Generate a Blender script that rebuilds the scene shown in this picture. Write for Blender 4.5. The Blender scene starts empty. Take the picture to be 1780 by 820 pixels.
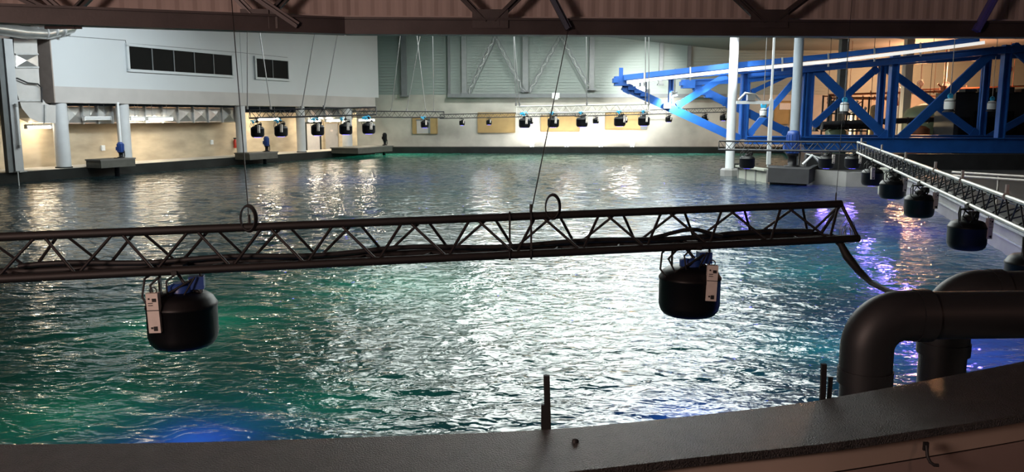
import bpy, math, random
import numpy as np
from mathutils import Vector, Matrix
random.seed(7)
S = bpy.context.scene
COL = S.collection
PI = math.pi

# ------------------------------------------------------------------ camera
F, W0, H0, EYE, HOR = 1400.0, 1780, 820, 2.6, 200.0
TH = math.atan((H0/2-HOR)/F)
cam_d = bpy.data.cameras.new('camera'); cam = bpy.data.objects.new('camera', cam_d); COL.objects.link(cam)
cam_d.sensor_width = 36; cam_d.lens = 36*F/W0; cam_d.clip_end = 300
cam.location = (0, 0, EYE); cam.rotation_euler = (PI/2-TH, 0, 0)
S.camera = cam
S.view_settings.view_transform = 'Standard'; S.view_settings.look = 'None'
S.view_settings.gamma = 1; S.view_settings.exposure = 0.0
S.view_settings.use_curve_mapping = False
cy = S.cycles
cy.use_denoising = True; cy.max_bounces = 6; cy.diffuse_bounces = 3; cy.glossy_bounces = 3
cy.transmission_bounces = 2; cy.sample_clamp_indirect = 6; cy.sample_clamp_direct = 0
cy.caustics_reflective = False; cy.caustics_refractive = False
wd = bpy.data.worlds.new('world'); S.world = wd; wd.use_nodes = True
bg = wd.node_tree.nodes['Background']; bg.inputs[0].default_value = (.10, .13, .16, 1); bg.inputs[1].default_value = 0.05

def ray(px, py):
    v = Vector(((px-W0/2)/F, 0, -(py-H0/2)/F))
    c, s = math.cos(TH), math.sin(TH)
    return Vector((v.x, c+v.z*s, -s+v.z*c))
CAM = Vector((0, 0, EYE))
def onz(px, py, z):
    d = ray(px, py); return CAM+d*((z-EYE)/d.z)
def ony(px, py, Y):
    d = ray(px, py); return CAM+d*(Y/d.y)
def onp(px, py, P, N):
    d = ray(px, py); return CAM+d*((P-CAM).dot(N)/d.dot(N))

# ------------------------------------------------------------------ lights
def lamp(kind, name, loc, power, col=(1, 1, 1), target=None, size=.3, sizey=None, angle=60, blend=.5, parent=None):
    d = bpy.data.lights.new(name, kind); d.energy = power; d.color = col
    if kind == 'AREA':
        d.size = size
        if sizey: d.shape = 'RECTANGLE'; d.size_y = sizey
    else:
        d.shadow_soft_size = size
    if kind == 'SPOT': d.spot_size = math.radians(angle); d.spot_blend = blend
    o = bpy.data.objects.new(name, d); COL.objects.link(o); o.location = loc
    if target is not None:
        o.rotation_euler = (Vector(target)-Vector(loc)).to_track_quat('-Z', 'Y').to_euler()
    return o
ADDED_PANEL_E, TUBE_E = 8.6, 60.0
WHITE = (.93, 1, .97); WARM = (1, .80, .55); BLUE = (.08, .18, 1); VIOLET = (.25, .16, 1)
# flood lamps on the end of the blue cantilever arm, washing the far wall
fl_a = ony(1122, 160, 37.6); fl_b = ony(1150, 205, 47)
lamp('SPOT', 'flood_lamp_wall', fl_a, 34000, (1, 1, .97), ony(1124, 156, 57), .15, angle=20, blend=1)
for px in (925, 985, 1045, 1100): q_ = ony(px, 249, 55.6); lamp('SPOT', 'added_washer_glow', (q_.x, 55.75, .62), 520, (1, .99, .94), (q_.x, 57, 1.0), .12, angle=150, blend=.6)  # washer spots added on the curb to brighten the lower far wall
lamp('SPOT', 'flood_lamp_node', ony(1172, 168, 36.3), 650, (.80, .97, 1), ony(1176, 190, 37), .08, angle=150)
lamp('SPOT', 'flood_lamp_arm', ony(1240, 178, 36.0), 130, (.55, .95, 1), ony(1255, 135, 37), .08, angle=90)
lamp('SPOT', 'flood_lamp_column', ony(1262, 52, 33.4), 1500, (.92, .97, 1), ony(1270, 100, 34.9), .08, angle=50, blend=.8)
# warm deck fills: out-of-view lights added for the bulkhead and parapet
lamp('SPOT', 'flood_lamp_roof', ony(1150, 60, 43), 900, (1, 1, .97), (12, 55, 7.6), .15, angle=80, blend=1)
lamp('AREA', 'bulkhead_fill', (-4.5, -1.0, 3.4), 260, (1, .70, .60), (-1, 9, 4.0), 1.2)
lamp('AREA', 'parapet_fill', (4.2, .6, 3.2), 6.5, (1, .55, .42), (3.4, 3.4, 1.2), .6)
# orange light in the plant room on the right
lamp('POINT', 'plant_room_lamp', ony(1603, 128, 52), 2000, (1, .47, .23), size=.4).data.specular_factor = .25
lamp('POINT', 'plant_room_lamp_low', ony(1480, 215, 50), 380, (1, .75, .42), size=.3)
lamp('POINT', 'plant_room_lamp_right', ony(1700, 140, 50), 420, (1, .42, .22), size=.3)
# unseen fill lights added to brighten the upper left building and far wall
lamp('SPOT', 'gallery_fill', (-10.5, 27, 7.4), 5200, (.86, .95, 1), (-18.3, 35.5, 4.6), .5, angle=62, blend=1)
lamp('AREA', 'hall_fill', (-2, 40, 7.6), 20, (.85, 1, .93), (-3, 57, 4.4), 2)
# light under the water: (pixel, power, colour, depth, radius)
UNDER = [(120, 720, 55, (.03, .42, .20)), (330, 560, 75, (.03, .48, .24)), (700, 492, 165, (.03, .62, .33)), (950, 540, 60, (.03, .5, .27)),
         (560, 700, 35, (.03, .5, .24)), (1400, 470, 150, (.02, .52, .55)), (1500, 430, 150, (.06, .42, .70)), (1420, 600, 80, (.02, .40, .40)),
         (340, 768, 55, (.05, .12, 1)), (1205, 722, 45, (.03, .15, 1)), (1660, 612, 60, (.08, .14, 1)), (1740, 560, 50, (.16, .16, 1)),
         (1560, 400, 160, (.14, .12, 1)), (1455, 345, 210, (.12, .12, 1)), (1300, 335, 160, (.07, .10, .9)), (1500, 320, 150, (.18, .12, 1)),
         (700, 268, 700, (.04, .6, .33)), (1180, 266, 1100, (.08, .5, .34)), (920, 275, 600, (.04, .55, .34)), (620, 312, 160, (.05, .10, 1)), (1010, 292, 300, (.05, .25, .6)),
         (780, 340, 120, (.03, .30, .25))]
for i, (px, py, p, c) in enumerate(UNDER):
    w = onz(px, py, 0); dep = .8 if w.y < 10 else (1.6 if w.y < 22 else 3.2); p *= 1.1 if w.y > 30 else (.5 if c[2] > .65 else (.30 if w.y < 10 else .45))
    if w.y < 8 and c[2] > .9: dep = .35; p *= .32
    lamp('POINT', 'underwater_lamp', (w.x, w.y, -dep), p, c, size=.25)

# ------------------------------------------------------------------ materials
MATS = {}
def mat(name, col, rough=.6, metal=0., var=.12, scale=3., bump=0., emit=None, es=0., spec=.5, col2=None, stretch=(1, 1, 1)):
    if name in MATS: return MATS[name]
    m = bpy.data.materials.new(name); m.use_nodes = True; nt = m.node_tree; N = nt.nodes; L = nt.links
    b = N['Principled BSDF']
    tc = N.new('ShaderNodeTexCoord'); mp = N.new('ShaderNodeMapping'); mp.inputs['Scale'].default_value = stretch
    L.new(tc.outputs['Object'], mp.inputs['Vector'])
    nz = N.new('ShaderNodeTexNoise'); nz.inputs['Scale'].default_value = scale; nz.inputs['Detail'].default_value = 6
    L.new(mp.outputs[0], nz.inputs['Vector'])
    cr = N.new('ShaderNodeValToRGB'); cr.color_ramp.elements[0].position = .3; cr.color_ramp.elements[1].position = .7
    a = [max(0, c*(1-var)) for c in col]; bb = [min(1, c*(1+var)) for c in (col2 or col)]
    cr.color_ramp.elements[0].color = (*a, 1); cr.color_ramp.elements[1].color = (*bb, 1)
    L.new(nz.outputs['Fac'], cr.inputs[0]); L.new(cr.outputs[0], b.inputs['Base Color'])
    b.inputs['Roughness'].default_value = rough; b.inputs['Metallic'].default_value = metal
    b.inputs['Specular IOR Level'].default_value = spec
    if bump:
        bp = N.new('ShaderNodeBump'); bp.inputs['Strength'].default_value = bump; bp.inputs['Distance'].default_value = .01
        n2 = N.new('ShaderNodeTexNoise'); n2.inputs['Scale'].default_value = scale*12; n2.inputs['Detail'].default_value = 4
        L.new(tc.outputs['Object'], n2.inputs['Vector']); L.new(n2.outputs['Fac'], bp.inputs['Height']); L.new(bp.outputs[0], b.inputs['Normal'])
    if emit:
        b.inputs['Emission Color'].default_value = (*emit, 1); b.inputs['Emission Strength'].default_value = es
    MATS[name] = m; return m
M_conc = mat('concrete', (.34, .33, .29), .85, var=.18, scale=.5, bump=.2, col2=(.44, .43, .38))
M_wetconc = mat('pool_concrete', (.22, .215, .21), .5, var=.2, scale=1.2, bump=.3)
M_ochre = mat('ochre_plaster', (.43, .355, .25), .8, var=.20, scale=.8, bump=.05, stretch=(1, 1, 3))
M_curb = mat('curb_black', (.009, .011, .010), .7, spec=.25, var=.5, scale=1)
M_walk = mat('walkway_floor', (.60, .56, .50), .8, var=.1)
M_white = mat('white_cladding', (.50, .53, .54), .6, var=.03, scale=.4)
M_column = mat('column_paint', (.50, .52, .53), .55, var=.05)
M_fascia = mat('fascia_concrete', (.42, .40, .38), .8, var=.1, scale=.6)
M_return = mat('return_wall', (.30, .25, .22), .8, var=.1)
M_galv = mat('galvanised_steel', (.55, .55, .53), .32, .85, var=.15, scale=2)
M_galvd = mat('dull_galvanised', (.42, .43, .43), .5, .5, var=.15, scale=4)
M_steelgrey = mat('grey_steel', (.15, .165, .17), .5, .2, var=.1)
M_blue = mat('blue_paint', (.014, .095, .38), .42, var=.12, scale=2)
M_bluedk = mat('dark_blue_paint', (.02, .06, .25), .4, var=.15)
M_black = mat('black_plastic', (.003, .003, .004), .45, spec=.3, var=.3, scale=8)
M_rubber = mat('black_rubber', (.010, .010, .011), .6, var=.3, scale=8)
M_blackt = mat('black_truss', (.008, .006, .006), .6, .0, var=.25, scale=9)
M_alu = mat('aluminium_truss', (.42, .42, .38), .38, .55, var=.15, scale=8)
M_darkt = mat('dark_truss', (.035, .035, .038), .45, .4, var=.2)
M_brown = mat('brown_sheet', (.47, .38, .35), .6, var=.08, scale=.6)
M_girder = mat('girder_paint', (.055, .042, .042), .5, .1, var=.25, scale=3, bump=.1)
M_girderlt = mat('girder_brace', (.13, .11, .11), .45, .2, var=.2, scale=3)
M_rim = mat('rim_stone', (.040, .036, .035), .30, var=.45, scale=14, bump=1.0, spec=.6)
M_rim.node_tree.nodes['Bump'].inputs['Distance'].default_value = .03
M_beige = mat('beige_parapet', (.50, .40, .33), .7, var=.06, scale=2)
M_pipe = mat('dark_pipe', (.013, .014, .016), .5, var=.15, scale=3)
M_window = mat('window_glass', (.004, .005, .005), .4, spec=.04, var=.1)
M_label = mat('white_label', (.66, .60, .55), .6, var=.06, scale=20)
M_whitep = mat('white_enamel', (.70, .72, .72), .4, var=.04)
M_red = mat('red_paint', (.45, .03, .015), .4, var=.1)
M_door = mat('grey_door', (.40, .38, .36), .55, var=.06)
M_cyan = mat('cyan_clamp', (.05, .45, .75), .35, .2, var=.1)
M_board = mat('ochre_board', (.34, .23, .09), .6, var=.10, scale=2)
M_dark = mat('dark_machinery', (.020, .020, .022), .55, var=.3, scale=2)
M_green = mat('green_tank', (.16, .21, .13), .5, var=.12)
M_rust = mat('rust_pipe', (.22, .07, .03), .6, var=.25, scale=4)
M_cable = mat('steel_cable', (.28, .28, .28), .3, .6, var=.1)
M_cabledk = mat('dark_cable', (.03, .03, .03), .5, .2, var=.1)
M_roof = mat('roof_deck', (.20, .205, .20), .7, var=.05, scale=.3)
M_tank = mat('tank_lining', (.03, .09, .08), .8, var=.2, scale=.4)
M_tube = mat('lamp_tube', (1, .93, .78), .4, var=.02, emit=(1, .86, .64), es=TUBE_E)
M_tubecool = mat('lamp_tube_cool', (.9, .97, 1), .4, var=.02, emit=(.86, .93, 1), es=2.0)
M_added_panel = mat('added_panel_glow', (.9, .95, .92), .4, var=.02, emit=(.93, 1, .955), es=ADDED_PANEL_E)
M_flood = mat('flood_lens', (1, 1, 1), .4, var=.01, emit=(1, 1, 1), es=40)
M_lens = mat('violet_lens', (.3, .3, 1), .3, var=.02, emit=(.14, .12, 1), es=14.0)
M_litroom = mat('beige_tank', (.40, .33, .20), .6, var=.15)

# ------------------------------------------------------------------ mesh collector
class MB:
    def __init__(s): s.v = []; s.f = []; s.sm = []
    def add(s, vs, fs, smooth=False):
        o = len(s.v); s.v += [tuple(x) for x in vs]
        for f in fs: s.f.append([o+i for i in f]); s.sm.append(smooth)
        return s
    def box(s, c, d, M=None):
        hx, hy, hz = d[0]/2, d[1]/2, d[2]/2; c = Vector(c)
        vs = [Vector((x*hx, y*hy, z*hz)) for x in (-1, 1) for y in (-1, 1) for z in (-1, 1)]
        if M: vs = [M @ v for v in vs]
        vs = [v+c for v in vs]
        return s.add(vs, [(0, 1, 3, 2), (4, 6, 7, 5), (0, 4, 5, 1), (2, 3, 7, 6), (0, 2, 6, 4), (1, 5, 7, 3)])
    def bar(s, a, b, w, h, up=(0, 0, 1), ibeam=False):
        a = Vector(a); b = Vector(b); t = (b-a).normalized(); up = Vector(up)
        sd = t.cross(up)
        if sd.length < 1e-3: sd = t.cross(Vector((1, 0, 0)))
        sd.normalize(); u = sd.cross(t).normalized()
        if ibeam:
            fl = h*.14
            s.bar(a+u*(h/2-fl/2), b+u*(h/2-fl/2), w, fl, up); s.bar(a-u*(h/2-fl/2), b-u*(h/2-fl/2), w, fl, up)
            return s.bar(a, b, w*.3, h-2*fl, up)
        vs = [p+sd*(x*w/2)+u*(y*h/2) for p in (a, b) for x, y in ((-1, -1), (1, -1), (1, 1), (-1, 1))]
        return s.add(vs, [(3, 2, 1, 0), (4, 5, 6, 7), (0, 1, 5, 4), (1, 2, 6, 5), (2, 3, 7, 6), (3, 0, 4, 7)])
    def tube(s, pts, r, n=10, caps=True):
        pts = [Vector(p) for p in pts]; rs = r if isinstance(r, (list, tuple)) else [r]*len(pts)
        t0 = (pts[1]-pts[0]).normalized(); ref = Vector((0, 0, 1)) if abs(t0.z) < .9 else Vector((1, 0, 0))
        u = t0.cross(ref).normalized(); vs = []; fs = []
        for i, p in enumerate(pts):
            t = (pts[min(i+1, len(pts)-1)]-pts[max(i-1, 0)]).normalized()
            u = (u-t*u.dot(t)).normalized(); w = t.cross(u)
            for k in range(n):
                a = 2*PI*k/n; vs.append(p+(u*math.cos(a)+w*math.sin(a))*rs[i])
        for i in range(len(pts)-1):
            for k in range(n):
                fs.append((i*n+k, i*n+(k+1) % n, (i+1)*n+(k+1) % n, (i+1)*n+k))
        s.add(vs, fs, True)
        if caps:
            m = len(pts)-1
            s.add(vs[:n], [tuple(range(n))[::-1]]); s.add(vs[m*n:], [tuple(range(n))])
        return s
    def lathe(s, c, prof, n=24, smooth=True):      # prof (r, z) from the bottom up, about vertical axis
        c = Vector(c); vs = []; fs = []
        for r, z in prof:
            for k in range(n):
                a = 2*PI*k/n; vs.append(c+Vector((r*math.cos(a), r*math.sin(a), z)))
        for i in range(len(prof)-1):
            for k in range(n):
                fs.append((i*n+k, i*n+(k+1) % n, (i+1)*n+(k+1) % n, (i+1)*n+k))
        s.add(vs, fs, smooth)
        if prof[0][0] > 1e-4: s.add(vs[:n], [tuple(range(n))[::-1]])
        if prof[-1][0] > 1e-4: s.add(vs[-n:], [tuple(range(n))])
        return s
    def ring(s, c, R, r, ax='y', sq=1., n=28, m=8):
        pts = []
        for k in range(n+1):
            a = 2*PI*k/n
            pts.append(Vector(c)+(Vector((R*math.cos(a), 0, R*sq*math.sin(a))) if ax == 'y' else Vector((0, R*math.cos(a), R*sq*math.sin(a))) if ax == 'x' else Vector((R*math.cos(a), R*sq*math.sin(a), 0))))
        return s.tube(pts, r, m, False)
    def prism(s, poly, d):                          # poly: world points of one face, d: offset vector
        n = len(poly); poly = [Vector(p) for p in poly]; d = Vector(d)
        return s.add(poly+[p+d for p in poly], [tuple(range(n)), tuple(range(n, 2*n))[::-1]]+[(i, i+n, (i+1) % n+n, (i+1) % n) for i in range(n)])
    def build(s, name, m, parent=None, base=None):
        me = bpy.data.meshes.new(name)
        off = Vector(base) if base is not None else (world_loc(parent) if parent else Vector((0, 0, 0)))
        me.from_pydata([Vector(v)-off for v in s.v], [], s.f)
        me.polygons.foreach_set('use_smooth', s.sm)
        me.materials.append(m); me.validate()
        import bmesh
        bm = bmesh.new(); bm.from_mesh(me); bmesh.ops.recalc_face_normals(bm, faces=bm.faces); bm.to_mesh(me); bm.free()
        o = bpy.data.objects.new(name, me); COL.objects.link(o)
        if parent: o.parent = parent
        else: o.location = off
        return o
def world_loc(o):
    v = Vector((0, 0, 0))
    while o is not None: v += o.location; o = o.parent
    return v
def thing(name, label, cat, loc=(0, 0, 0), group=None):
    o = bpy.data.objects.new(name, None); COL.objects.link(o); o.location = loc; o.empty_display_size = .1
    o['label'] = label; o['category'] = cat
    if group: o['group'] = group
    return o
def tag(o, label, cat, group=None, kind=None):
    o['label'] = label; o['category'] = cat
    if group: o['group'] = group
    if kind: o['kind'] = kind
    return o
def struct(mb, name, m, label=None, parent=None):
    o = mb.build(name, m, parent); 
    if not parent: o['kind'] = 'structure'
    if label: o['label'] = label
    return o
def copy_tree(o, parent=None):
    c = o.copy(); COL.objects.link(c); c.parent = parent
    for ch in [x for x in o.children if x.type != 'LIGHT']: copy_tree(ch, c)
    return c

# ------------------------------------------------------------------ the shell
YF = 57.0                                    # far wall
ZC = .42                                     # walkway beside the pool on the left
A0 = onz(105, 293, ZC); A1 = onz(640, 257.5, ZC)
LD = (A1-A0).normalized(); LN = Vector((-LD.y, LD.x, 0))      # LN points away from the pool
def LPt(px, py, off=0.): return onp(px, py, A0+LN*off, LN)
def along(t, off, z): p = A0+LD*t+LN*off; return Vector((p.x, p.y, z))
TL = (A1-A0).length
def tpx(px, off=0.): return (LPt(px, 250, off)-A0).dot(LD)
# far wall
m = MB(); m.box((12, YF+.2, 1.6), (48, .4, 4.8)); struct(m, 'wall_far', M_conc)
m = MB(); n = 60                              # fine horizontal profiled cladding on the upper far wall
for k in range(26): m.box((12, YF+.16, 4.05+k*.2+.09), (48, .4, .18)); 
m.box((12, YF+.2, 6.6), (48, .40, 5.2)); struct(m, 'wall_far_upper', mat('far_cladding', (.25, .30, .275), .6, var=.04, scale=.3))
# left building
m = MB(); m.bar(along(-16, 1.95, 1.5), along(TL+1.4, 1.95, 1.5), .3, 2.5); struct(m, 'wall_left', M_ochre)
m = MB(); m.bar(along(-16, 1.0, ZC-.15), along(TL+.2, 1.0, ZC-.15), 2.0, .3); struct(m, 'floor_left_walkway', M_walk)
m = MB(); m.bar(along(-16, -.1, -.3), along(TL+.5, -.1, -.3), .2, 1.42); struct(m, 'trim_left_curb', M_curb)
m = MB(); m.bar((A1.x-.5, YF-.65, -.3), (30, YF-.65, -.3), 1.3, 1.42); struct(m, 'trim_far_curb', M_curb)
zt = LPt(105, 150, 0).z; zb = LPt(105, 178.5, 0).z; za = 8.6
m = MB(); m.bar(along(0, .5, (zt+zb)/2), along(TL+1, .5, (zt+zb)/2), 1.0, zt-zb); struct(m, 'beam_left_fascia', M_fascia)
m = MB(); m.bar(along(0, .55, (zt+za)/2), along(TL+1.5, .55, (zt+za)/2), 1.0, za-zt)
m.bar(along(tpx(427), .53, (zt+za)/2), along(tpx(429), .53, (zt+za)/2), 1.0, za-zt)
struct(m, 'wall_left_upper', M_white)
# seams of the cladding as thin dark joint strips
m = MB()
for a, b in (((110, 62), (218, 70)), ((218, 70), (219, 75)), ((219, 75), (425, 92)), ((425, 92), (500, 100))):
    m.bar(LPt(*a, .035), LPt(*b, .035), .02, .022)
struct(m, 'trim_1', M_steelgrey)
m = MB(); m.bar(along(-.02, .5, (zb+za)/2), along(.03, .5, (zb+za)/2), 1.02, za-zb); struct(m, 'trim_2', M_return)
m = MB(); m.bar(along(-16, 3.2, 5.2), along(.5, 3.2, 5.2), .3, 7.4); struct(m, 'wall_left_recess', M_return)
m = MB(); m.bar(along(-16, 2.4, zb+.1), along(TL+1, 2.4, zb+.1), 3.0, .2); struct(m, 'ceiling_left_walkway', M_steelgrey)
# windows in the upper left wall
def window(n, x0, x1, y00, y01, y10, y11, npane):
    t0, t1 = tpx(x0), tpx(x1)
    z1 = (LPt(x0, y00).z+LPt(x1, y01).z)/2; z0 = (LPt(x0, y10).z+LPt(x1, y11).z)/2
    m = MB(); m.bar(along(t0, .02, (z0+z1)/2), along(t1, .02, (z0+z1)/2), .08, z1-z0)
    w = struct(m, 'window_%d' % n, M_window)
    m = MB()
    for z in (z0-.06, z1+.06): m.bar(along(t0-.12, .0, z), along(t1+.12, .0, z), .14, .12)
    for t in (t0-.06, t1+.06): m.bar(along(t-.06, 0, (z0+z1)/2), along(t+.06, 0, (z0+z1)/2), .14, z1-z0+.1)
    struct(m, 'window_frame', M_white, parent=w)
    m = MB()
    for k in range(1, npane):
        t = t0+(t1-t0)*k/npane; m.bar(along(t-.02, -.03, (z0+z1)/2), along(t+.02, -.03, (z0+z1)/2), .05, z1-z0)
    struct(m, 'mullion', M_steelgrey, parent=w)
window(1, 234, 409, 84, 95, 122, 130, 5)
window(2, 451, 505, 101, 108, 134, 138, 2)
# roof over the pool
def roofz(x): return 7.045 if x > 15 else (8.62-.105*x if x > 0 else 8.62+.02*x)
m = MB(); xs = [-30, 0, 8, 15, 38]
for i in range(4):
    a, b = xs[i], xs[i+1]
    m.add([(a, 9.2, roofz(a)), (b, 9.2, roofz(b)), (b, YF+.2, roofz(b)), (a, YF+.2, roofz(a)), (a, 9.2, roofz(a)+.2), (b, 9.2, roofz(b)+.2), (b, YF+.2, roofz(b)+.2), (a, YF+.2, roofz(a)+.2)],
          [(0, 3, 2, 1), (4, 5, 6, 7), (0, 1, 5, 4), (3, 7, 6, 2)])
struct(m, 'ceiling', M_roof)
m = MB(); m.box((36.2, 33, 4), (.3, 50, 9.4)); struct(m, 'wall_right', M_return)
m = MB(); m.box((0, 3.2, 5.6), (60, 13, .2)); struct(m, 'ceiling_visitor_deck', M_brown)
m = MB(); m.box((0, -.55, .9), (14, 4.6, .2)); struct(m, 'floor_visitor_deck', M_fascia)
m = MB(); m.box((2, 30, -5), (80, 60, .2)); struct(m, 'floor_pool', M_tank)

# ------------------------------------------------------------------ water
def build_water():
    ys = [3.0]
    while ys[-1] < YF+.1: ys.append(ys[-1]+max(.022, .0042*ys[-1]))
    ys = np.array(ys); xs_ = np.arange(-26, 30.01, .042)
    X, Y = np.meshgrid(xs_, ys)
    rng = np.random.default_rng(5)
    # slow swirl bends the wave pattern, as pumped water does
    cx, cy_ = onz(470, 610, 0)[:2]
    dx, dy = X-cx, Y-cy_; r2 = dx*dx+dy*dy
    ang = 1.3*np.exp(-r2/6.0)
    Xw = cx+dx*np.cos(ang)-dy*np.sin(ang)*1.0; Yw = cy_+dx*np.sin(ang)+dy*np.cos(ang)
    Xw = Xw+.35*np.sin(Yw*.55+.4*Xw)+.12*np.sin(Yw*1.7-Xw); Yw = Yw+.30*np.sin(Xw*.62)+.10*np.sin(Xw*1.9+Yw)
    Z = np.zeros_like(X); sp = np.maximum(.055, np.maximum(.022, .0042*Y))
    for k in range(64):
        lam = .17*(10**rng.random()); a = rng.normal(PI/2, .6)
        kx, ky = math.cos(a), math.sin(a); q = 2*PI/lam
        amp = .0026*lam**.8
        fade = np.clip(lam/sp/3.0-.35, 0, 1)
        env = .65+.35*np.sin(X*rng.uniform(.2, .6)+Y*rng.uniform(.2, .5)+rng.uniform(0, 6))
        ph = q*(kx*Xw+ky*Yw)+rng.uniform(0, 6.28)
        Z += amp*fade*env*(np.sin(ph)+.25*np.sin(2*ph+1))
    nr, nc = X.shape
    me = bpy.data.meshes.new('water')
    co = np.stack([X, Y, Z], -1).reshape(-1, 3).astype(np.float32)
    i = np.arange(nr-1)[:, None]*nc+np.arange(nc-1)[None, :]
    q = np.stack([i, i+1, i+nc+1, i+nc], -1).reshape(-1, 4)
    me.vertices.add(len(co)); me.vertices.foreach_set('co', co.ravel())
    me.loops.add(q.size); me.loops.foreach_set('vertex_index', q.ravel().astype(np.int32))
    me.polygons.add(len(q)); me.polygons.foreach_set('loop_start', np.arange(0, q.size, 4, dtype=np.int32))
    me.polygons.foreach_set('use_smooth', np.ones(len(q), bool))
    me.update(); me.validate()
    m = bpy.data.materials.new('pool_water'); m.use_nodes = True; nt = m.node_tree; N = nt.nodes; L = nt.links
    for nd in list(N): N.remove(nd)
    out = N.new('ShaderNodeOutputMaterial'); mix = N.new('ShaderNodeMixShader'); gl = N.new('ShaderNodeBsdfGlossy')
    body = N.new('ShaderNodeMixShader'); tr = N.new('ShaderNodeBsdfTranslucent'); df = N.new('ShaderNodeBsdfDiffuse')
    gl.inputs['Roughness'].default_value = .02; gl.inputs['Color'].default_value = (1, 1, 1, 1)
    tr.inputs['Color'].default_value = (.62, .72, .75, 1); df.inputs['Color'].default_value = (.016, .032, .030, 1)
    body.inputs[0].default_value = .5
    fr = N.new('ShaderNodeFresnel'); fr.inputs['IOR'].default_value = 1.42
    tc = N.new('ShaderNodeTexCoord')
    n1 = N.new('ShaderNodeTexNoise'); n1.inputs['Scale'].default_value = 5.0; n1.inputs['Detail'].default_value = 2; n1.inputs['Distortion'].default_value = .5
    n1.inputs['Roughness'].default_value = .55
    mp = N.new('ShaderNodeMapping'); mp.inputs['Scale'].default_value = (.75, 1.25, 1); mp.inputs['Rotation'].default_value = (0, 0, .12)
    L.new(tc.outputs['Object'], mp.inputs[0]); L.new(mp.outputs[0], n1.inputs['Vector'])
    n2 = N.new('ShaderNodeTexNoise'); n2.inputs['Scale'].default_value = 17.0; n2.inputs['Detail'].default_value = 3; n2.inputs['Distortion'].default_value = .8
    L.new(mp.outputs[0], n2.inputs['Vector'])
    bp0 = N.new('ShaderNodeBump'); bp0.inputs['Strength'].default_value = 1; bp0.inputs['Distance'].default_value = .003
    L.new(n2.outputs['Fac'], bp0.inputs['Height'])
    bp = N.new('ShaderNodeBump'); bp.inputs['Strength'].default_value = 1; bp.inputs['Distance'].default_value = .036
    L.new(n1.outputs['Fac'], bp.inputs['Height']); L.new(bp0.outputs[0], bp.inputs['Normal'])
    for s_ in (gl, fr): L.new(bp.outputs[0], s_.inputs['Normal'])
    L.new(tr.outputs[0], body.inputs[2]); L.new(df.outputs[0], body.inputs[1])
    L.new(fr.outputs[0], mix.inputs[0]); L.new(body.outputs[0], mix.inputs[1]); L.new(gl.outputs[0], mix.inputs[2]); L.new(mix.outputs[0], out.inputs[0])
    me.materials.append(m)
    o = bpy.data.objects.new('water', me); COL.objects.link(o)
    tag(o, 'rippling dark green pool water glinting white, with blue and violet glows', 'water', kind='stuff')
build_water()

# ------------------------------------------------------------------ near roof girders and brown sheet wall
G = [(-260, 7.6), (0, 8.2), (600, 9.1), (1780, 9.5), (2100, 9.6)]
GP = [Vector((ony(px, 60, Y).x, Y, 0)) for px, Y in G]
def gz(px, py):                              # point on the girder planes
    for i in range(1, 4):
        a, b = GP[i], GP[i+1]; n = Vector((-(b-a).y, (b-a).x, 0))
        if px <= G[i+1][0] or i == 3: return onp(px, py, a, n)
zbot, ztop = 3.475, 3.655
def girder(name, label, p, q, braces, zb_=zbot, zt_=ztop):
    g = thing(name, label, 'girder', (p.x, p.y, zb_), 'roof girders over the near edge')
    P = lambda v, z: Vector((v.x, v.y, z))
    zc = (zb_+zt_)/2
    m = MB(); m.bar(P(p, zc), P(q, zc), .13, zt_-zb_-.03); m.bar(P(p, zb_+.012), P(q, zb_+.012), .2, .024); m.bar(P(p, zt_-.012), P(q, zt_-.012), .2, .024)
    m.build('bottom_chord', M_girder, g)
    m = MB(); m.bar(P(p, 4.85), P(q, 4.85), .2, .2, ibeam=True); m.build('top_chord', M_girder, g)
    for (x0, y0, x1, y1, w, mt, off) in braces:
        a = gz(x0, y0); b = gz(x1, y1); d = (b-a); d = d*((4.8-a.z)/d.z); 
        sh = Vector((0, -off, 0)); m = MB(); m.bar(a+sh, a+d+sh, .07, w, (0, 1, 0)); m.bar(a+sh+Vector((0, -.04, 0)), a+d+sh+Vector((0, -.04, 0)), .012, w*1.25, (0, 1, 0))
        m.build('brace', mt, g)
    for px in sorted(set(int(b[0]) for b in braces if b[6] < .05)):
        c = gz(px, 34); m = MB(); m.box((c.x, c.y-.075, c.z), (.3, .02, .2)); m.build('gusset_plate', M_girder, g)
    return g
girder('roof_girder', 'dark brown lattice roof girder at upper left, braces meeting above the white wall', GP[0], GP[2],
       [(110, 30, 48, 0, .085, M_girder, .02), (118, 28, 85, 0, .05, M_girderlt, .02), (122, 30, 152, 0, .06, M_girder, .02),
        (447, 32, 416, 0, .055, M_girderlt, .02), (462, 34, 495, 0, .06, M_girder, .02), (523, 46, 455, 0, .08, M_girderlt, .12)])
girder('roof_girder', 'dark lattice roof girder spanning from the duct to the blue truss', GP[2], GP[4],
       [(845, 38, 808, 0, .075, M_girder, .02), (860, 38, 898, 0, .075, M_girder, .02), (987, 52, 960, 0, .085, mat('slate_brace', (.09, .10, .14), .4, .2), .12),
        (1325, 40, 1283, 0, .075, M_girder, .02), (1343, 40, 1396, 0, .075, M_girder, .02), (1686, 56, 1717, 0, .075, mat('blue_lit_brace', (.10, .09, .34), .4, .1), .12)])  # last brace: blue light put into its violet colour
m = MB()
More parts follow.
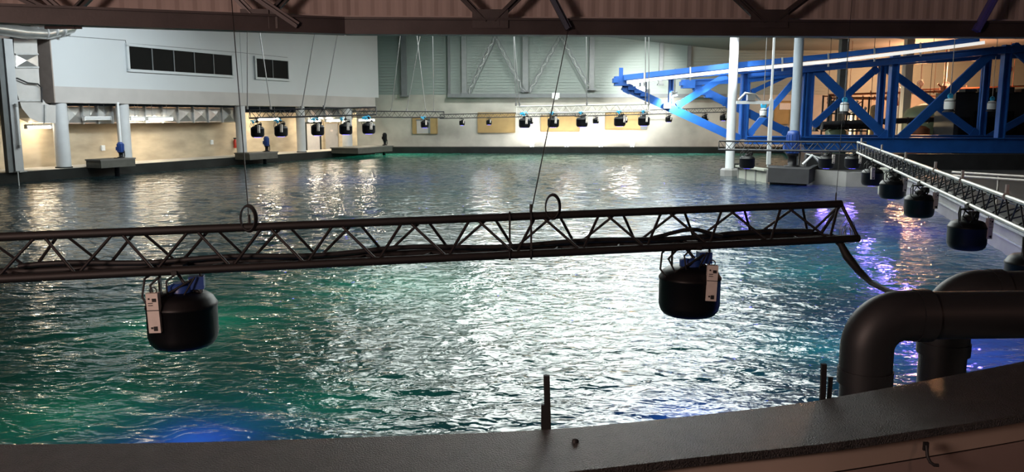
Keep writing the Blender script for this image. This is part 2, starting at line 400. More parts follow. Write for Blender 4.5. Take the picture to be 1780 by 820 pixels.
for i in range(4):                           # corrugated brown sheet above and behind the girders
    a, b = GP[i]+Vector((0, .35, 0)), GP[i+1]+Vector((0, .35, 0)); L_ = (b-a).length; t = (b-a).normalized(); nn = Vector((-t.y, t.x, 0))
    k = int(L_/.045); vs = []; fs = []
    for j in range(k+1):
        d = .006 if (j//2) % 2 else -.006; p = a+t*(L_*j/k)+nn*d
        vs += [(p.x, p.y, 3.62), (p.x, p.y, 8.75)]
    for j in range(k): fs.append((2*j, 2*j+2, 2*j+3, 2*j+1))
    m.add(vs, fs)
    m.bar(a+nn*.1+Vector((0, 0, 6.2)), b+nn*.1+Vector((0, 0, 6.2)), .1, 5.1)
struct(m, 'wall_near_bulkhead', M_brown)
m = MB()
for i in range(4):
    a, b = GP[i]+Vector((0, .30, 3.70)), GP[i+1]+Vector((0, .30, 3.70)); m.bar(a, b, .09, .025)
struct(m, 'trim_3', M_brown)

# ------------------------------------------------------------------ glowing panels added for white glints in the water, hidden by the girder
pl = None; k = 0
for yy in (21.5, 25.2, 28.9, 32.6, 36.3, 40):
    for xx in (-4.6, -.2, 3.6, 7.4):
        if xx < -4 and yy in (21.5, 28.9, 36.3): continue
        z = min(roofz(xx-1.8), roofz(xx+1.8))-.28
        if yy > 38: z = max(z, 2.6+.1*yy+.4)
        if pl is None:
            pl = thing('added_light_panel', 'white glowing panel added under the roof deck for the water glints', 'light', (xx, yy, z), 'added light panels under the roof deck'); base0 = (xx, yy, z)
            m = MB(); m.box((xx, yy, z+.05), (3.6, 3.4, .1)); m.bar((xx-1, yy, z+.1), (xx-1, yy, z+.26), .03, .03); m.bar((xx+1, yy, z+.1), (xx+1, yy, z+.26), .03, .03); m.build('housing', M_whitep, pl)
            m = MB(); m.box((xx, yy, z-.012), (3.5, 3.3, .02)); m.build('added_panel_diffuser', M_added_panel, pl)
        else:
            o = copy_tree(pl); o.location = (xx, yy, z)

# unseen round lamps added for streaks on the far water, also behind the girder
for n_, (px, lb) in enumerate(((842, 'round lamp added under the roof above the plain ochre board'), (998, 'round lamp added under the roof above the middle rig'), (1095, 'round lamp added under the roof above the blue arm tip'))):
    c = ony(px, 60, 50); c.z = roofz(c.x)-.30
    g = thing('added_streak_lamp', lb, 'light', c, 'added lamps by the far wall')
    m = MB(); m.lathe(c, [(.34, 0), (.30, .1), (.12, .2), (.1, .31)], 20); m.build('housing', M_galvd, g)
    m = MB(); m.lathe(c+Vector((0, 0, -.03)), [(.31, 0), (.31, .03)], 20); m.build('lens', mat('added_streak_lens', (1, 1, 1), .4, var=.01, emit=(1, 1, .97), es=520) if n_ != 2 else mat('added_streak_lens_bright', (1, 1, 1), .4, var=.01, emit=(1, 1, .97), es=1100), g)
# ------------------------------------------------------------------ left colonnade
def column(px, w, label, grp='pillars of the left gallery', off=.0):
    t = tpx(px, .32); r = w/2*((along(t, 0, 1)-CAM).y)/F
    c = along(t, .32, ZC)
    g = thing('round_pillar', label, 'pillar', c, grp)
    m = MB(); m.lathe(c, [(r, 0), (r, zb-ZC)], 28); m.build('shaft', M_column, g)
    m = MB(); m.lathe(c+Vector((0, 0, -.0)), [(r*1.14, 0), (r*1.14, .05)], 28); m.build('base_collar', M_curb, g)
column(108, 24, 'round grey pillar at the corner of the white building, beside the curved duct')
column(217, 21, 'round grey pillar standing behind the blue motor with the tall pipe')
column(420, 17, 'round grey pillar just right of the red fire extinguisher')
column(524, 15, 'round grey pillar just left of the two grey doors')
column(604, 17, 'round grey pillar just right of the two grey doors')
# doors in the back wall of the walkway
for n, (x0, x1) in enumerate(((532, 555), (564, 587))):
    t0, t1 = tpx(x0, 1.8), tpx(x1, 1.8); z1 = LPt(x0, 215, 1.8).z
    m = MB(); m.bar(along(t0, 1.78, (ZC+z1)/2), along(t1, 1.78, (ZC+z1)/2), .06, z1-ZC); d = struct(m, 'door_%d' % (n+1), M_door)
    m = MB(); m.bar(along(t0-.1, 1.76, z1+.05), along(t1+.1, 1.76, z1+.05), .12, .1)
    for t in (t0-.05, t1+.05): m.bar(along(t-.05, 1.76, (ZC+z1)/2), along(t+.05, 1.76, (ZC+z1)/2), .12, z1-ZC)
    struct(m, 'door_frame', M_ochre if n else M_curb, parent=d)
    m = MB(); c = along(t1-.15, 1.70, 1.35); m.box(c, (.06, .06, .14)); struct(m, 'handle', M_galv, parent=d)
    m = MB(); c = along((t0+t1)/2, 1.735, z1-.45); m.bar(c-LD*.15, c+LD*.15, .01, .12); struct(m, 'door_sign', M_label, parent=d)
# ducts along the walkway
def ductrun(name, label, x0, x1, off, zlo, zhi, nseg, grp=None):
    t0, t1 = tpx(x0, off), tpx(x1, off); zc = (zlo+zhi)/2
    g = thing(name, label, 'duct', along(t0, off+.3, zlo), grp)
    m = MB()
    m.bar(along(t0, off+.4, zc), along(t1, off+.4, zc), .8, zhi-zlo)
    m.build('casing', M_galv, g)
    m = MB()
    for k in range(nseg):                    # pyramid creases of each sheet
        a = t0+(t1-t0)*k/nseg; b = t0+(t1-t0)*(k+1)/nseg; e = .04
        ps = [along(a+e, off-.002, zlo+e), along(b-e, off-.002, zlo+e), along(b-e, off-.002, zhi-e), along(a+e, off-.002, zhi-e), along((a+b)/2, off-.09, zc)]
        m.add(ps, [(0, 1, 4), (1, 2, 4), (2, 3, 4), (3, 0, 4)])
    m.build('creased_sheet', M_galv, g)
    for k in range(nseg+1):
        a = t0+(t1-t0)*k/nseg; m = MB(); m.bar(along(a-.025, off+.36, zc), along(a+.025, off+.36, zc), .92, zhi-zlo+.04); m.build('flange', M_galvd, g)
zl = LPt(300, 213, .9).z; zh = LPt(300, 186, .9).z
ductrun('air_duct', 'square silver duct with creased sheets hung behind the first two gallery pillars', 119, 222, .9, zl, zh, 4, 'ducts under the gallery')
ductrun('air_duct', 'square silver duct with creased sheets above the red fire extinguisher', 224, 411, .9, zl, zh, 7, 'ducts under the gallery')
ductrun('air_duct', 'short grey duct above the two grey doors', 540, 612, .9, zl+.1, zh, 3, 'ducts under the gallery')
# curved box duct at the corner
def curved_duct():
    off = .15
    outer = [(24, 66), (25, 130), (29, 160), (38, 188), (52, 205), (70, 213), (97, 214)]
    inner = [(97, 183), (82, 181), (74, 172), (68, 150), (68, 110), (64, 68)]
    poly = [LPt(x, y, off) for x, y in outer+inner]
    g = thing('curved_duct', 'wide curved silver duct dropping down beside the corner pillar', 'duct', LPt(60, 200, off))
    # two cheeks and the bent skins between them
    m = MB(); d = LN*.75
    quads = list(zip(outer[:-1], outer[1:]))
    ip = [(64, 68), (68, 130), (70, 155), (74, 172), (79, 179), (85, 182), (97, 183)]
    for k in range(6):
        a, b, c, e = outer[k], outer[k+1], ip[k+1], ip[k]
        ps = [LPt(*q, off) for q in (a, b, c, e)]
        m.add(ps, [(0, 1, 2, 3)]); m.add([p+d for p in ps], [(3, 2, 1, 0)])
        m.add([ps[0], ps[1], ps[1]+d, ps[0]+d], [(0, 1, 2, 3)]); m.add([ps[3], ps[2], ps[2]+d, ps[3]+d], [(0, 1, 2, 3)])
    m.build('casing', mat('duct_satin', (.46, .46, .45), .45, .4, var=.06), g)
    for (a, b) in (((26, 94), (66, 94)), ((26, 117), (67, 117)), ((30, 175), (74, 175)), ((78, 182), (78, 214))):
        m = MB(); m.bar(LPt(*a, off-.03), LPt(*b, off-.03), .08, .06); m.build('flange', M_galvd, g)
    m = MB(); c = LPt(46, 105, off-.12); ps = [LPt(28, 96, off-.01), LPt(65, 96, off-.01), LPt(66, 116, off-.01), LPt(28, 116, off-.01), c]
    m.add(ps, [(0, 1, 4), (1, 2, 4), (2, 3, 4), (3, 0, 4)]); m.build('creased_sheet', M_galv, g)
    m = MB(); m.tube([LPt(8, 138, off-.15), LPt(30, 136, off-.15), LPt(48, 144, off-.15), LPt(66, 146, off-.12), LPt(72, 152, off-.1), LPt(73, 178, off-.1)], .03, 6); m.build('cable', M_rubber, g)
curved_duct()
m = MB(); pts = [LPt(-60, 45, -.9), LPt(0, 50, -.7), LPt(40, 56, -.5), LPt(80, 58, -.4), LPt(122, 48, -.35), LPt(135, 30, -.3)]
g = thing('spiral_duct', 'round silver duct under the girder at the far upper left', 'duct', pts[2])
m.tube(pts, .24, 20); m.build('pipe', M_galv, g)
for px in (46, 62, 78, 94, 108):
    m = MB(); a = LPt(px, 57 if px < 90 else 53, -.42); m.tube([a-LD*.03, a+LD*.03], .255, 20); m.build('seam_ring', M_galvd, g)
# grey post at the very left with its tube lamp
pz = LPt(30, 300, -.25); 
g = thing('steel_post', 'grey steel channel post standing left of the curved duct', 'post', (pz.x, pz.y, ZC))
m = MB(); m.bar((pz.x, pz.y, ZC), (pz.x, pz.y, LPt(25, 69, -.3).z), .34, .34, LD); m.build('web', M_column, g)
m = MB(); q = pz-LD*.30; m.bar((q.x, q.y, ZC), (q.x, q.y, LPt(25, 69, -.3).z), .2, .2, LD); m.build('flange', M_steelgrey, g)
m = MB(); m.box((pz.x, pz.y, ZC+.02), (.5, .5, .05)); m.build('base_plate', M_galvd, g)
q = pz-LN*.28; g = thing('tube_lamp', 'slim upright unlit tube lamp strapped to the grey channel post', 'lamp', (q.x, q.y, 1.3))
m = MB(); m.tube([(q.x, q.y, LPt(27, 255, -.5).z), (q.x, q.y, LPt(27, 183, -.5).z)], .05, 10); m.build('tube', M_whitep, g)
for z in (LPt(27, 255, -.5).z, LPt(27, 183, -.5).z): m = MB(); m.tube([(q.x, q.y, z-.06), (q.x, q.y, z+.06)], .065, 10); m.build('end_cap', M_galvd, g)
m = MB(); q = onz(33, 322, 0); m.tube([(q.x, q.y, -.3), (q.x, q.y, ZC+.1)], .02, 6); tag(m.build('level_rod', M_whitep, base=q), 'thin pale rod dipping into the water below the grey channel post', 'rod')

# tube lights of the gallery
def tube_light(px0, px1, py, label, lit=True, off=.62):
    a = LPt(px0, py, off); b = LPt(px1, py, off); z = (a.z+b.z)/2; a.z = b.z = z
    g = thing('tube_light', label, 'light', (a+b)/2, 'tube lights under the gallery')
    m = MB(); m.bar(a+Vector((0, 0, .09)), b+Vector((0, 0, .09)), .16, .07); m.build('housing', M_whitep, g)
    m = MB(); m.tube([a+LD*.04, b-LD*.04], .055, 10); m.build('tube', M_tube if lit else M_whitep, g)
    for p in (a, b): m = MB(); m.bar(p-LD*.03+Vector((0, 0, .02)), p+LD*.03+Vector((0, 0, .02)), .15, .16); m.build('end_cap', M_whitep, g)
    for p in (a+LD*.3, b-LD*.3): m = MB(); m.bar(p+Vector((0, 0, .1)), p+Vector((0, 0, .9)), .02, .02); m.build('hanger', M_galvd, g)
    if lit:
        mid = (a+b)/2
        lamp('AREA', 'tube_glow', (mid.x, mid.y, z-.07), 8, WARM, (mid.x+LN.x*.8, mid.y+LN.y*.8, z-1), .15, (b-a).length)
tube_light(45, 88, 221, 'lit tube light under the curved duct, left of the corner pillar', off=1.2)
tube_light(146, 192, 207, 'unlit tube light in front of the square duct, right of the corner pillar', False)
tube_light(226, 250, 207, 'short lit tube light right beside the second gallery pillar')
tube_light(256, 299, 207, 'long lit tube light between the second pillar and the fire extinguisher')
tube_light(446, 484, 207, 'lit tube light behind the lamp pots left of the two doors')
tube_light(534, 556, 210, 'lit tube light above the left grey door')
tube_light(566, 590, 210, 'lit tube light above the right grey door')
tube_light(622, 650, 209, 'lit tube light in the corner beside the far wall')
# fire extinguisher, sockets
c = LPt(409, 250, 1.68); 
g = thing('fire_extinguisher', 'red fire extinguisher hung on the ochre wall left of a pillar', 'fire extinguisher', c)
m = MB(); m.lathe(c+Vector((0, 0, -.22)), [(.07, 0), (.09, .03), (.09, .38), (.05, .46), (.03, .48)], 16); m.build('cylinder', M_red, g)
m = MB(); m.box(c+Vector((0, 0, .30)), (.16, .06, .07)); m.tube([c+Vector((.06, 0, .3)), c+Vector((.13, 0, .15)), c+Vector((.1, 0, -.1))], .015, 6); m.build('valve', M_black, g)
for px, py, lb in ((179, 257, 'small white socket box on the ochre wall left of the blue motor'), (368, 247, 'small white switch box on the ochre wall left of the fire extinguisher')):
    c = LPt(px, py, 1.76); m = MB(); m.bar(c-LD*.09, c+LD*.09, .08, .24); m.bar(c-LD*.05-LN*.045, c+LD*.05-LN*.045, .02, .12); tag(m.build('socket_box', M_whitep, base=c), lb, 'socket')

# ------------------------------------------------------------------ pump motors with their platforms
def pump(px, pyb, pyt, off, label, mcol, w=.25, pipe=None, Y=None, P=None):
    c = P if P is not None else LPt(px, pyb, off)
    top = EYE-(pyt-HOR)/F*c.y
    h = top-c.z
    g = thing('pump_motor', label, 'pump', c, 'pump motors round the pool')
    if P is None or w < .4: m = MB(); m.lathe((c.x, c.y-.45, -.5), [(w*.4, 0), (w*.4, c.z+.2), (w*.7, c.z+.22), (w*.7, c.z+.28), (w*.4, c.z+.3), (w*.4, c.z+.53)], 14); m.build('pump_shaft', M_black, g)
    m = MB(); m.lathe(c, [(w*.62, 0), (w*.62, .04), (w*.35, .05), (w*.35, h*.28), (w*.48, h*.3), (w*.48, h*.36)], 18); m.build('pump_head', M_black, g)
    m = MB(); z0 = h*.36; m.lathe(c, [(w*.44, z0), (w*.5, z0+.02), (w*.5, h*.9), (w*.46, h*.97), (w*.2, h)], 20)
    for k in range(12): a = 2*PI*k/12; m.box(c+Vector((math.cos(a)*w*.52, math.sin(a)*w*.52, (z0+h*.9)/2)), (.03, .03, h*.5))
    m.build('motor', mcol, g)
    m = MB(); m.box(c+Vector((-w*.62, 0, h*.58)), (w*.3, w*.4, h*.22)); m.build('terminal_box', mcol, g)
    m = MB(); m.tube([c+Vector((w*.6, 0, .05)), c+Vector((w*.62, 0, h*.4)), c+Vector((w*.4, 0, h*.5))], .025, 6); m.build('hose', M_rubber, g)
    return c
def platform(pts, z0, z1, label, m_, grp='pump platforms'):
    g = thing('pump_platform', label, 'platform', ((pts[0][0]+pts[2][0])/2, (pts[0][1]+pts[2][1])/2, z0), grp)
    n = len(pts); m = MB(); m.prism([(p[0], p[1], z0) for p in pts], (0, 0, z1-z0)); m.build('body', m_, g)
    m = MB(); cx_ = sum(p[0] for p in pts)/n; cy_ = sum(p[1] for p in pts)/n
    m.prism([(cx_+(p[0]-cx_)*1.04, cy_+(p[1]-cy_)*1.04, z1-.02) for p in pts], (0, 0, .06)); m.build('top_plate', mat('platform_plate', (.10, .10, .095), .5, .2), g)
    return g
M_plat = mat('platform_green', (.05, .052, .044), .6, var=.2)
def lplat(x0, x1, ztop_, off0, off1, label):
    t0, t1 = tpx(x0, off0), tpx(x1, off0)
    ps = [along(t0, off0, 0), along(t1, off0, 0), along(t1, off1, 0), along(t0, off1, 0)]
    platform([(p.x, p.y) for p in ps], ztop_-.32, ztop_, label, M_plat)
lplat(173, 233, .72, -1.1, -.22, 'dark green platform carrying the blue motor with the tall pipe')
c = pump(211, 277, 246, -.7, 'blue pump motor with a tall thin pipe, before the second pillar', M_bluedk, P=(lambda p: Vector((p.x, p.y, .76)))(LPt(211, 277, -.7)))
m = MB(); m.tube([c+Vector((-.06, .16, .3)), c+Vector((-.06, .16, 2.35))], .05, 10); m.tube([c+Vector((-.06, .16, 2.33)), c+Vector((-.06, .16, 2.39))], .062, 10); tag(m.build('riser_pipe', M_whitep, base=c), 'tall slim pale pipe rising behind the blue motor at the second pillar', 'pipe')
lplat(433, 482, .62, -1.2, -.22, 'grey platform carrying the blue motor left of the doors')
pump(464, 262, 236, -.7, 'dark blue pump motor standing left of the two grey doors', M_bluedk, P=(lambda p: Vector((p.x, p.y, .66)))(LPt(464, 262, -.7)))
lplat(622, 682, .60, -2.2, -.25, 'low platform carrying the black motor in the corner of the pool')
pump(669, 249, 230, -1.2, 'black pump motor in the corner where the gallery meets the far wall', M_black, P=(lambda p: Vector((p.x, p.y, .64)))(LPt(669, 249, -1.2)))
# light stands on the curb near the doors
# ------------------------------------------------------------------ far wall steelwork
def fp(px, py, d=.25): return ony(px, py, YF-d)
for px, y1, w, lb in ((703, 168, .38, 'thick dark steel post on the far wall next to the silver riser duct'), (781, 167, .16, 'thin dark steel post at the left end of the far wall ledge'),
                      (807, 164, .34, 'grey steel post left of the first slanted wall brace'), (913, 160, .38, 'grey steel post between the two V shaped pairs of wall braces'),
                      (1028, 157, .34, 'grey steel post right of the last slanted wall brace'), (1148, 148, .26, 'grey steel post on the far wall above the tip of the blue arm'),
                      (1197, 140, .22, 'dark thin steel post on the far wall above the rear blue arm')):
    p = fp(px, y1); g = thing('wall_post', lb, 'post', p, 'steel posts on the far wall')
    zt_ = roofz(p.x)-.02
    m = MB(); m.bar(p, (p.x, p.y, zt_), w, .24, (0, 1, 0), ibeam=False); m.build('shaft', M_steelgrey if px in (703, 781, 1197) else mat('wall_post_paint', (.22, .24, .24), .5), g)
    m = MB(); m.box((p.x, p.y-.01, p.z+.05), (w*1.7, .3, .1)); m.build('foot_plate', M_steelgrey, g)
for a, b, lb in (((814, 162), (857, 70), 'slanted lattice brace leaning right from the first grey wall post'), ((912, 160), (864, 70), 'slanted lattice brace leaning left onto the middle wall post'),
                 ((920, 160), (970, 70), 'slanted lattice brace leaning right from the middle wall post'), ((1024, 152), (978, 70), 'slanted lattice brace leaning left onto the last grey wall post')):
    p, q = fp(*a, .42), fp(*b, .42); p = p.copy(); q = p+(q-p)*1.55
    g = thing('wall_brace', lb, 'brace', p, 'slanted braces on the far wall')
    sd = (q-p).normalized().cross(Vector((0, 1, 0)))
    for s_ in (-1, 1): m = MB(); m.bar(p+sd*.11*s_, q+sd*.11*s_, .06, .06); m.build('rail', M_steelgrey, g)
    m = MB(); n = 16
    for k in range(n):
        a_ = p+(q-p)*k/n; b_ = p+(q-p)*(k+1)/n; s_ = 1 if k % 2 else -1; m.bar(a_+sd*.1*s_, b_-sd*.1*s_, .035, .035)
    m.build('lacing', M_galvd, g)
a, b = fp(778, 167.5, .3), fp(1262, 165, .3); b.z = a.z
m = MB(); m.bar(a, b, .5, .16); m.bar(a+Vector((0, -.2, .12)), b+Vector((0, -.2, .12)), .06, .1); tag(m.build('wall_ledge', M_steelgrey, base=a), 'long grey steel ledge running across the far wall above the light rigs', 'ledge')
# riser duct
p = fp(635, 180, .8); g = thing('riser_duct', 'tall ribbed silver riser duct in the corner of the far wall', 'duct', (p.x, p.y, p.z))
m = MB(); m.lathe((p.x, p.y, p.z), [(.36, 0), (.36, roofz(p.x)-p.z-.15)], 22); m.build('pipe', M_galvd, g)
m = MB()
for k in range(28): m.lathe((p.x, p.y, p.z+.1+k*.18), [(.36, 0), (.385, .03), (.36, .06)], 20)
m.build('ribs', M_galv, g)
for z in (1.2, 3.0): 
    m = MB(); m.box((p.x, p.y, p.z+z), (1.35, .9, .06)); m.build('bracket', M_steelgrey, g)
for sx in (-.62, -.5, .52): m = MB(); m.tube([(p.x+sx, p.y+.1, p.z-.1), (p.x+sx, p.y+.1, roofz(p.x)-.05)], .06 if sx > 0 else .1, 8); m.build('side_pipe', M_steelgrey if sx < 0 else M_galvd, g)
m = MB(); m.box((p.x, p.y, p.z-.25), (1.1, .8, .5)); m.build('base_box', M_rust if False else M_return, g)
# ochre boards
for n_, (x0, x1, y0, y1, lb) in enumerate(((831, 895, 196, 230, 'plain ochre board on the far wall, left of the middle light rig'), (940, 1007, 201, 228, 'ochre board on the far wall behind the middle light rig'),
                             (1052, 1124, 195, 225, 'ochre board with a grey edge on the far wall left of the blue arm'), (1345, 1374, 176, 215, 'ochre board on the far wall between the two pool columns'),
                             (718, 760, 204, 232, 'ochre board with a dark grey hatch on the far wall near the corner'))):
    a = fp(x0, y1, .0); b = fp(x1, y0, .0); c = (a+b)/2
    g = thing('wall_board', lb, 'board', (c.x, YF-.06, a.z), 'ochre boards on the far wall')
    m = MB(); m.box((c.x, YF-.05, c.z), (b.x-a.x, .06, b.z-a.z)); m.build('board', M_board, g)
    m = MB(); w, h = b.x-a.x, b.z-a.z
    for s_ in (-1, 1): m.box((c.x+s_*w/2, YF-.07, c.z), (.06, .1, h)); m.box((c.x, YF-.07, c.z+s_*h/2), (w, .1, .06))
    m.build('frame', mat('board_frame', (.30, .20, .08), .6), g)
    if n_ == 2: m = MB(); m.box((b.x-.2, YF-.12, c.z), (.42, .08, h)); m.build('edge_post', M_steelgrey, g)
    if n_ == 3: m = MB(); m.box((c.x+.15, YF-.1, b.z-.35), (.75, .06, .45)); m.build('notice', M_label, g)
    if n_ == 4:
        m = MB(); m.box((c.x-.15, YF-.1, c.z-.1), (.85, .08, h-.2)); m.build('hatch', M_door, g)
        m = MB(); m.box((c.x+.30, YF-.12, c.z), (.14, .1, h)); m.build('edge_post', M_steelgrey, g)
        m = MB(); m.box((c.x-.15, YF-.12, b.z-.18), (.95, .1, .08)); m.build('top_edge', M_steelgrey, g)

# ------------------------------------------------------------------ hanging pots
def pot(loc, R=.235, label='', rot=0., up=.06, hang=(0, 1, 0), boxside=-1, body=M_black, grp=None, detail=True, cat='lamp', lens=True, lamp_p=None, lbl=True):
    # loc = point on the truss from which the pot hangs; the pot reaches ~.55 m below it
    x, y, z = loc; c = Vector(loc)
    s = R/.235
    g = thing('pendant_lamp', label, cat, c, grp)
    g.location = c
    H = .34*s; zb_ = -.52*s
    def V(a, b, d): return c+Vector((a*math.cos(rot)-b*math.sin(rot), a*math.sin(rot)+b*math.cos(rot), d))
    m = MB(); m.lathe(c+Vector((0, 0, zb_)), [(R*.66, -.015*s), (R*.84, .0), (R*.94, .028*s), (R, .075*s), (R, .27*s), (R*1.02, .275*s), (R*1.02, .29*s), (R*.98, .30*s), (R*.90, .335*s), (R*.72, .365*s), (R*.3, .38*s)], 36); m.build('housing', body, g)
    m = MB(); m.lathe(c+Vector((0, 0, zb_-.010*s)), [(R*.55, -.008), (R*.55, 0)], 30); m.build('lens', M_lens if lens else M_black, g)
    # yoke
    m = MB(); m.bar(V(-R*.6, 0, -.15*s), V(-R*.6, 0, 0), .03*s, .012*s); m.bar(V(R*.6, 0, -.15*s), V(R*.6, 0, 0), .03*s, .012*s); m.bar(V(-R*.62, 0, 0), V(R*.62, 0, 0), .035*s, .02*s); m.build('yoke', M_rubber, g)
    m = MB(); m.box(V(0, 0, .02*s), (.08*s, .09*s, .07*s)); hv = Vector(hang)*.17; hz = Vector((0, 0, up)); m.bar(c+hz-hv, c+hz+hv, .035, .03); m.bar(c, c+hz, .03, .03, (0, 1, 0)); m.build('clamp', M_rubber if body == M_black else M_galvd, g)
    if detail:
        m = MB(); m.box(V(R*.45, .02, -.08*s), (.10*s, .09*s, .09*s), Matrix.Rotation(rot+.2, 3, 'Z')); m.lathe(V(0, 0, -.15*s), [(R*.36, 0), (R*.36, .05*s), (R*.2, .07*s)], 18); m.build('driver_box', M_bluedk if body == M_black and s > .99 and lamp_p and lamp_p[0] < 15 else M_rubber, g)
        m = MB(); p0 = V(-R*.5, -.05, -.02*s)
        m.tube([p0, V(-R*.75, -.08, -.08*s), V(-R*.55, -.14, -.17*s), V(-R*.1, -.1, -.12*s), V(R*.4, -.03, -.05*s)], .009*s, 6)
        m.tube([V(-R*.55, .02, .03), V(-R*.95, -.05, -.04*s), V(-R*1.0, -.08, -.16*s), V(-R*.75, -.12, -.24*s)], .008*s, 6)
        m.tube([V(R*.1, -.05, .02), V(-R*.25, -.10, -.05*s), V(-R*.2, -.13, -.15*s), V(R*.2, -.1, -.16*s), V(R*.5, -.05, -.03*s)], .007*s, 6)
        m.tube([V(-R*.2, .05, .0), V(R*.1, .0, -.08*s), V(R*.45, 0, -.14*s), V(R*.75, 0, -.19*s)], .012*s, 6); m.build('cable', M_rubber, g)
    if lbl:
        # slim ballast hanging on the outside, white face with dark sockets
        bx = boxside*R*(.42 if boxside < 0 else .58); by = -R*(.99 if boxside < 0 else .86); Mr = Matrix.Rotation(rot, 3, 'Z') @ Matrix.Rotation(.03*boxside, 3, 'Y')
        cc = V(bx, by, -.235*s); k = MB(); k.box(cc, (.078*s, .05*s, .27*s), Mr); b_ = k.build('ballast', M_label, g)
        k = MB()
        for q, (dx, dz, w, h) in enumerate(((.008, -.105, .024, .03), (-.015, -.10, .012, .012), (.014, .09, .025, .022), (-.02, .10, .01, .01), (0, .02, .078, .004), (-.012, .055, .03, .004), (-.012, .07, .03, .004))):
            d = Mr @ Vector((dx*s, -.027*s, dz*s)); k.box(cc+d, (w*s, .006, h*s), Mr)
        k.build('markings', M_rubber, b_)
        k = MB(); k.ring(cc+Vector((0, 0, .15*s)), .022*s, .004*s); k.build('ring', M_rubber, b_)
    if lamp_p:
        lamp('SPOT', 'pendant_glow', c+Vector((0, 0, zb_-.04)), lamp_p[0], lamp_p[1], c+Vector((0, 0, -5)), R*.5, angle=168, blend=.2)
    return g

# ------------------------------------------------------------------ trusses
def truss(label, A, B, h, w, r, pitch, m_, tri='top', grp='aluminium lighting trusses', lac=None, inset=0.):
    """A, B: ends of the top chord (triangle with one tube on top) or of the front upper tube."""
    A = Vector(A); B = Vector(B); t = (B-A).normalized(); sd = Vector((0, 0, 1)).cross(t).normalized()      # sd: away from the viewer when t runs to the right
    g = thing('lighting_truss', label, 'truss', A, grp)
    dn = Vector((0, 0, -h))
    if tri == 'top':
        c = [(A, B), (A+dn-sd*w/2-t*.0, B+dn-sd*w/2+t*inset), (A+dn+sd*w/2, B+dn+sd*w/2-t*inset)]
    elif tri == 'side':
        c = [(A, B), (A+dn, B+dn), (A+dn*.5+sd*w, B+dn*.5+sd*w)]
    for p, q in c: m = MB(); m.tube([p, q], r, 12); m.build('chord', m_, g)
    L_ = (B-A).length; n = max(2, round(L_/pitch)); 
    pairs = ((0, 1), (0, 2), (1, 2)); rr = r*.36
    for pi, (i, j) in enumerate(pairs):
        m = MB()
        for k in range(n):
            ph = .28*(pi == 1)
            u0, u1, u2 = [min(1, max(0, (k+v+ph)/n)) for v in (.04, .5, .96)]
            P = lambda idx, u: c[idx][0].lerp(c[idx][1], u)
            m.tube([P(i, u0), P(j, u1)], rr, 6); m.tube([P(j, u1), P(i, u2)], rr, 6)
        m.build('lacing', lac or m_, g)
    for u in (0, 1):
        m = MB(); P = [x[0].lerp(x[1], u) for x in c]
        for i, j in pairs: m.tube([P[i], P[j]], rr*1.2, 6)
        m.build('end_frame', m_, g)
    return g, c
# near truss
tA = ony(-70, 412, 5.28); tB = ony(1462, 354, 6.35)
tA.z = ony(0, 413, 5.32).z
g, cN = truss('black triangular lighting truss slung across the water right in front of the viewer', tA, tB, .262, .25, .030, .50, M_blackt, inset=.09)
tdir = (tB-tA).normalized(); tsd = Vector((0, 0, 1)).cross(tdir).normalized()
def tn(px, top=True):                                   # point of the near truss top chord above a pixel column
    u = 0
    for k in range(400):
        p = tA.lerp(tB, k/399)
        if p.x/p.y*F*math.cos(0)+0 > 0: pass
        d = p-CAM; c_, s_ = math.cos(TH), math.sin(TH)
        dep = d.y*c_-d.z*s_
        if W0/2+F*d.x/dep >= px: return p
    return tB
p = tn(311); pot(p+Vector((-.02, 0, -.262-.03)), .235, 'black pendant lamp hanging from the near truss, at the left', .05, .02, tsd, -1, grp='black lamps on the near truss', lamp_p=(10, (.1, .15, 1)))
p = tn(1203); pot(p+Vector((0, 0, -.262-.03)), .235, 'black pendant lamp hanging from the near truss, close to its right end', -.1, .02, tsd, 1, grp='black lamps on the near truss', lamp_p=(10, (.1, .15, 1)))
# loom along the lower tubes with tape rolls and a thick hose
m = MB(); rn = random.Random(3)
pts = [tn(px)+Vector((0, 0, -.262+.045+.012*math.sin(px*.02)))+tsd*(.05+.03*math.sin(px*.011)) for px in range(20, 1440, 35)]
m.tube(pts, .019, 8); m.tube([q+tsd*.035+Vector((0, 0, -.012+.01*math.sin(i*1.3))) for i, q in enumerate(pts)], .013, 6)
pts2 = [tn(px)+Vector((0, 0, -.262+z))+tsd*.04 for px, z in ((1130, .04), (1165, .075), (1190, .10), (1215, .10), (1235, .07), (1260, .035))]; m.tube(pts2, .016, 8)
tag(m.build('cable_loom', M_rubber, base=tn(700)), 'bundle of black cables lying on the lower tubes of the near truss', 'cable')
e = cN[1][1]+tdir*-.14
m = MB(); pts = [e+Vector((-.06, .1, .02)), ony(1462, 425, 6.25), ony(1472, 445, 6.2), ony(1492, 470, 6.1), ony(1515, 492, 5.9), ony(1545, 506, 5.6), ony(1600, 520, 5.2)]
m.tube(pts, [.02, .026, .034, .028, .02, .02, .02], 10); tag(m.build('feed_hose', M_rubber, base=e), 'thick black hose drooping from the near truss end behind the big pipe', 'hose')
m = MB(); c = ony(1474, 408, 6.4)
for k in range(5): m.ring(c+Vector((.005*k, .015*k, .004*k)), .04+.006*k, .003, 'x' if k % 2 else 'y', 1.2+.1*k, 20, 5)
tag(m.build('wire_coil', M_cable, base=c), 'small tangled wire coil on the right end of the near truss', 'wire coil')
